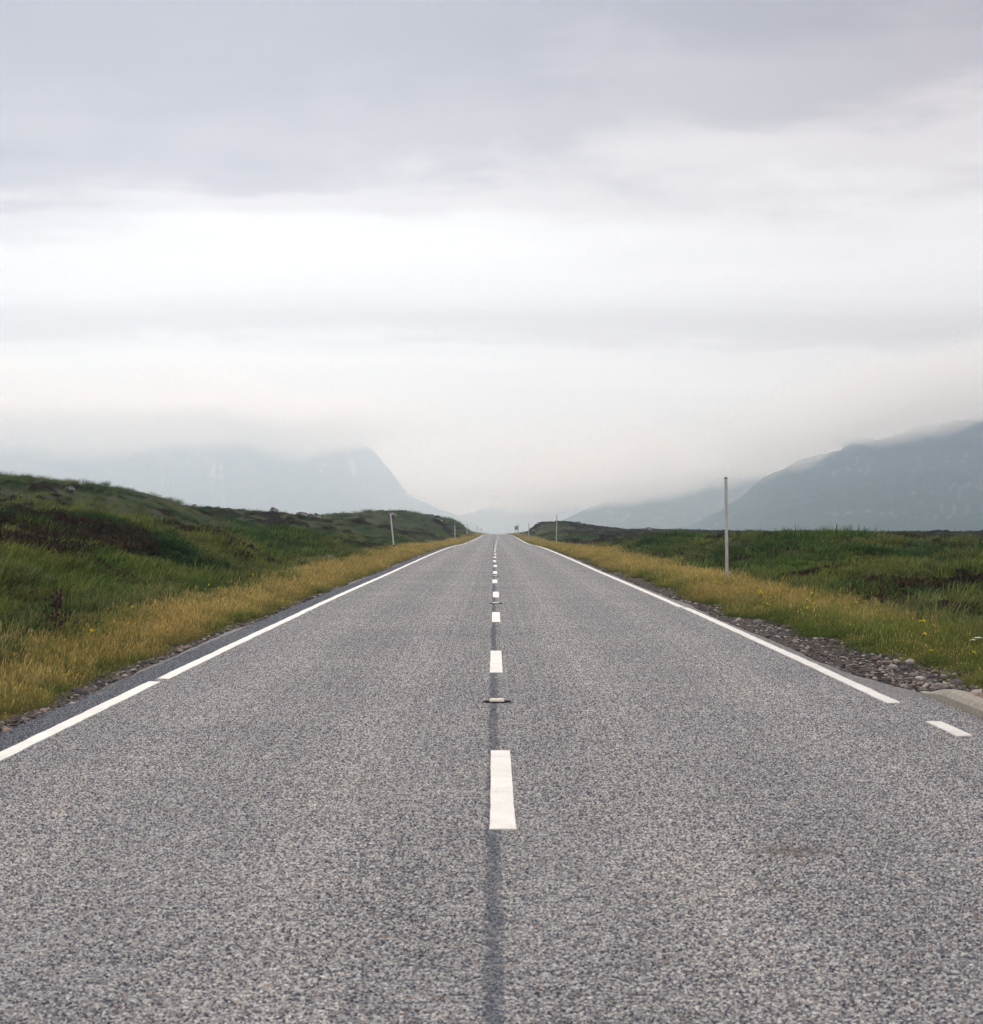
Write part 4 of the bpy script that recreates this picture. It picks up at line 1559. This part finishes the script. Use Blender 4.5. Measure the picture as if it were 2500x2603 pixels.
def snow_pole(px, d, h, lean, label, striped, r=0.042):
    x = (px - 1250.0) / FPX * d
    z = gz(x, d)
    root = empty("snow_pole", (x, d, z))
    root.rotation_euler = (0, lean, 0)
    tag(root, label, "snow pole", "striped snow poles" if striped else "plain snow poles")
    rr = max(r, 0.00021 * d)
    def seg(name, z0, z1, m, k=1.0):
        bm = bmesh.new()
        n = 4
        tube(bm, [(0, 0, z0 + (z1 - z0) * i / n) for i in range(n + 1)], [rr * k] * (n + 1), 12)
        bmesh.ops.recalc_face_normals(bm, faces=bm.faces[:])
        o = bm_obj(name, bm, m, root)
        return o
    if striped:
        seg("shaft", -0.35, h, WHITE_P)
        seg("red_band", h * 0.893, h * 0.965, RED_P, 1.05)
        seg("red_band", h * 0.075, h * 0.155, RED_P, 1.05)
        seg("cap", h + 0.001, h + 0.02, WHITE_P, 1.04)
    else:
        seg("shaft", -0.35, h - 0.035, GREY_P)
        seg("cap", h - 0.036, h + 0.004, DARK_P, 1.06)
    return root


snow_pole(1003, 99, 2.50, R(-6), "leaning white snow pole with red bands, nearest on the left verge", True)
snow_pole(1157.5, 203, 2.42, R(-1), "second striped snow pole from the camera on the left verge", True)
snow_pole(1188, 330, 2.35, R(0), "third snow pole from the camera on the left verge", True)
snow_pole(1213.5, 470, 2.2, R(0), "fourth snow pole from the camera on the left verge", True)
snow_pole(1224, 600, 2.1, R(0), "farthest tiny snow pole on the left verge by the crest", True)
snow_pole(1849, 45.7, 2.94, R(-0.6), "tall grey white snow pole with dark cap, nearest on the right verge", False)
snow_pole(1414.5, 166, 2.95, R(1.2), "second snow pole from the camera on the right verge", False)
snow_pole(1344.5, 320, 2.6, R(0.6), "third snow pole from the camera on the right verge", False)
snow_pole(1318.0, 430, 2.7, R(0.5), "fourth snow pole on the right verge, just before the road sign", False)


def marker_post():
    d, px = 385, 1332
    x = (px - 1250.0) / FPX * d
    root = empty("marker_post", (x, d, gz(x, d)))
    tag(root, "short white marker post in the far right verge", "marker post")
    bm = bmesh.new(); box(bm, -0.09, 0.09, -0.03, 0.03, -0.2, 0.62, 0.012); bm_obj("post", bm, WHITE_P, root)
    bm = bmesh.new(); box(bm, -0.06, 0.06, -0.037, -0.031, 0.42, 0.55, 0.001); bm_obj("reflector", bm, RED_P, root)


marker_post()


def road_sign():
    d, px = 500, 1313.5
    x = (px - 1250.0) / FPX * d
    z = gz(x, d)
    root = empty("road_sign", (x, d, z))
    tag(root, "small grey back of a road sign on two posts by the crest", "road sign")
    gm = flat_mat("sign_back_grey", (0.16, 0.18, 0.20), 0.6, 0.4, 0.1, 3)
    ztop = ray_to(px, 1337.3, d)[2] - z
    bm = bmesh.new(); box(bm, -0.54, 0.54, 0.0, 0.03, ztop - 1.1, ztop, 0.006); p = bm_obj("panel", bm, gm, root)
    for dz in (0.25, 0.85):
        bm = bmesh.new(); box(bm, -0.52, 0.52, -0.03, -0.001, ztop - dz - 0.03, ztop - dz + 0.03); bm_obj("rail", bm, gm, p)
    for sx in (-0.35, 0.35):
        bm = bmesh.new(); tube(bm, [(sx, -0.075, -0.4), (sx, -0.075, ztop - 0.1)], [0.045, 0.045], 10); bm_obj("post", bm, gm, root)


road_sign()


# ------------------------------------------------------------------ flowers and thistles
STEM_RED = flat_mat("dark_red_stem", (0.045, 0.018, 0.020), 0.8, 0.2, 0.3, 20)
HEAD_RED = flat_mat("purple_seed_head", (0.050, 0.016, 0.024), 0.85, 0.2, 0.45, 60)
STEM_G = flat_mat("green_stem", (0.07, 0.10, 0.03), 0.8, 0.2, 0.3, 20)
YELLOW = flat_mat("yellow_petals", (0.80, 0.60, 0.02), 0.6, 0.2, 0.12, 80)
WHITEF = flat_mat("white_florets", (0.78, 0.76, 0.70), 0.7, 0.2, 0.12, 80)


def thistle(px, py, h, seed, label, n=13, up=0.0):
    x, y, z = on_ground(px, py, up)
    root = empty("thistle", (x, y, gz(x, y)))
    tag(root, label, "thistle", "dark thistles in the verges")
    r = np.random.default_rng(seed)
    bm = bmesh.new()
    st = [(0.02 * math.sin(3 * t) + 0.05 * h * t, 0, h * t * 0.96) for t in np.linspace(-0.06, 1, 8)]
    tube(bm, st, [0.011 - 0.006 * i / 7 for i in range(8)], 6)
    bm_obj("stem", bm, STEM_RED, root)

    def head(p, par):
        bm = bmesh.new()
        bmesh.ops.create_icosphere(bm, subdivisions=2, radius=1.0)
        for v in bm.verts:
            k = 1 + 0.28 * math.sin(v.co.x * 9 + seed) * math.sin(v.co.y * 8) + (0.25 if v.co.z > 0.4 else 0)
            v.co = v.co * k
            v.co = Vector((v.co.x * 0.017, v.co.y * 0.017, v.co.z * 0.021)) + Vector(p)
        bm_obj("seed_head", bm, HEAD_RED, par)
    head((st[-1][0], 0, st[-1][2] + 0.01), root)
    for i in range(n):
        t = r.uniform(0.12, 0.9)
        a = r.uniform(0, 6.28)
        ln = h * r.uniform(0.14, 0.36) * (1.25 - 0.6 * t)
        b = Vector((0.02 * math.sin(3 * t) + 0.05 * h * t, 0, h * t * 0.96))
        dr = Vector((math.cos(a), math.sin(a) * 0.6, r.uniform(0.5, 1.3))).normalized()
        mid = b + dr * ln * 0.55 + Vector((0, 0, -0.02))
        e = b + dr * ln + Vector((0, 0, ln * 0.15))
        bm = bmesh.new(); tube(bm, [b, mid, e], [0.006, 0.0045, 0.003], 5)
        br = bm_obj("branch", bm, STEM_RED, root)
        head(e, br)
        if r.uniform() < 0.6:
            head(mid + Vector((0.016, 0, 0.02)), br)


thistle(137, 1633, 0.66, 11, "tall dark red branching thistle at the edge of the left verge", 20)
thistle(2237, 1545, 0.40, 12, "thin dark thistle with a few purple heads in the right verge", 6, 0.0)
thistle(2397, 1588, 0.36, 13, "bushy dark purple thistle at the right edge of the picture", 10, 0.0)


def flower_mesh():
    bm = bmesh.new()
    for ring, (n, r0, r1, z0, z1) in enumerate(((13, 0.004, 0.021, 0.004, 0.012), (10, 0.003, 0.014, 0.006, 0.018))):
        for k in range(n):
            a = 2 * math.pi * (k + 0.5 * ring) / n
            w = 0.8 * math.pi / n
            p = [(r0 * math.cos(a), r0 * math.sin(a), z0)]
            for da, rr in ((-w, r1 * 0.85), (0, r1), (w, r1 * 0.85)):
                p.append((rr * math.cos(a + da), rr * math.sin(a + da), z1))
            vs_ = [bm.verts.new(q) for q in p]
            bm.faces.new(vs_)
    me = bpy.data.meshes.new("flower_head"); bm.to_mesh(me); bm.free(); me.materials.append(YELLOW)
    bm = bmesh.new()
    tube(bm, [(0, 0, -0.01), (0, 0, 0.005)], [0.006, 0.008], 6)
    ca = bpy.data.meshes.new("calyx"); bm.to_mesh(ca); bm.free(); ca.materials.append(STEM_G)
    return me, ca


def ordinal(k, n):
    if k == 0: return "leftmost"
    if k == n - 1: return "rightmost"
    ones = ["", "first", "second", "third", "fourth", "fifth", "sixth", "seventh", "eighth", "ninth", "tenth", "eleventh", "twelfth", "thirteenth", "fourteenth",
            "fifteenth", "sixteenth", "seventeenth", "eighteenth", "nineteenth", "twentieth"]
    right_side = k >= n // 2
    q = n - k if right_side else k + 1
    return "%s from the %s" % (ones[q], "right") if right_side else "%s from the %s" % (ones[q], "left")


def flowers():
    FM, CA = flower_mesh()
    stems = {}
    r = np.random.default_rng(5)
    z4 = [(50, 940), (75, 945), (265, 960), (285, 1000), (350, 1005), (405, 1010), (315, 1060), (540, 1040), (575, 1000), (545, 1080), (600, 1057), (825, 1055),
          (860, 1047), (1175, 1157), (1190, 1157), (1230, 1182), (1175, 1228), (1235, 1322), (1472, 1336)]
    z3 = [(750, 735), (920, 775), (1155, 830), (1325, 880), (1365, 885), (1610, 905), (1640, 920), (1655, 955), (1680, 970), (1530, 935), (1045, 690), (555, 690), (1300, 905), (1450, 915)]
    right = [(1800 + a * .4593, 1050 + b * .4593) for a, b in z4] + [(1400 + a * .3188, 1200 + b * .3188) for a, b in z3]
    left = [(232, 1606), (713, 1454), (525, 1488), (640, 1462), (330, 1545)]
    for lab, grp, pts in (("%s yellow flower in the right verge grass", "yellow flowers in the right verge", right),
                          ("%s yellow flower in the left verge grass", "yellow flowers in the left verge", left)):
        for k, (px, py) in enumerate(sorted(pts)):
            h = float(r.uniform(0.26, 0.36))
            x, y, z = on_ground(px, py, h)
            root = empty("yellow_flower", (x, y, gz(x, y)))
            tag(root, lab % ordinal(k, len(pts)), "flower", grp)
            lx, ly = r.normal(0.02, 0.02), r.normal(0, 0.02)
            bm = bmesh.new(); tube(bm, [(0, 0, -0.03), (lx * .4, ly * .4, h * .5), (lx, ly, h)], [0.0028, 0.0024, 0.002], 5)
            bm_obj("stem", bm, STEM_G, root)
            o = bpy.data.objects.new("flower_head", FM); COL.objects.link(o); o.parent = root
            o.location = (lx, ly, h); o.rotation_euler = (R(38) + r.normal(0, 0.2), r.normal(0, 0.3), r.uniform(0, 6))
            k = 1.0 + y / 90.0
            o.scale = (k, k, k)
            c = bpy.data.objects.new("calyx", CA); COL.objects.link(c); c.parent = o
    # white flat-topped flowers at the right edge
    for i, (px, py, lab) in enumerate(((2488, 1624, "white flat-topped flower at the right edge of the picture"), (2474, 1631, "smaller white flat-topped flower left of the larger one at the right edge"))):
        h = 0.3
        x, y, z = on_ground(px, py, h)
        root = empty("white_flower", (x, y, gz(x, y)))
        tag(root, lab, "flower", "white flowers in the right verge")
        bm = bmesh.new(); tube(bm, [(0, 0, -0.03), (0.01, 0, h * .6), (0, 0, h)], [0.004, 0.003, 0.003], 5); bm_obj("stem", bm, STEM_G, root)
        bm = bmesh.new()
        for k in range(26 if i == 0 else 14):
            a, q = r.uniform(0, 6.28), (0.045 if i == 0 else 0.026) * math.sqrt(r.uniform())
            c = Vector((q * math.cos(a), q * math.sin(a), h + 0.012 - q * 0.2))
            bmesh.ops.create_icosphere(bm, subdivisions=1, radius=0.0085, matrix=Matrix.Translation(c) @ Matrix.Diagonal((1, 1, 0.6, 1)))
        bm_obj("flower_head", bm, WHITEF, root)


flowers()
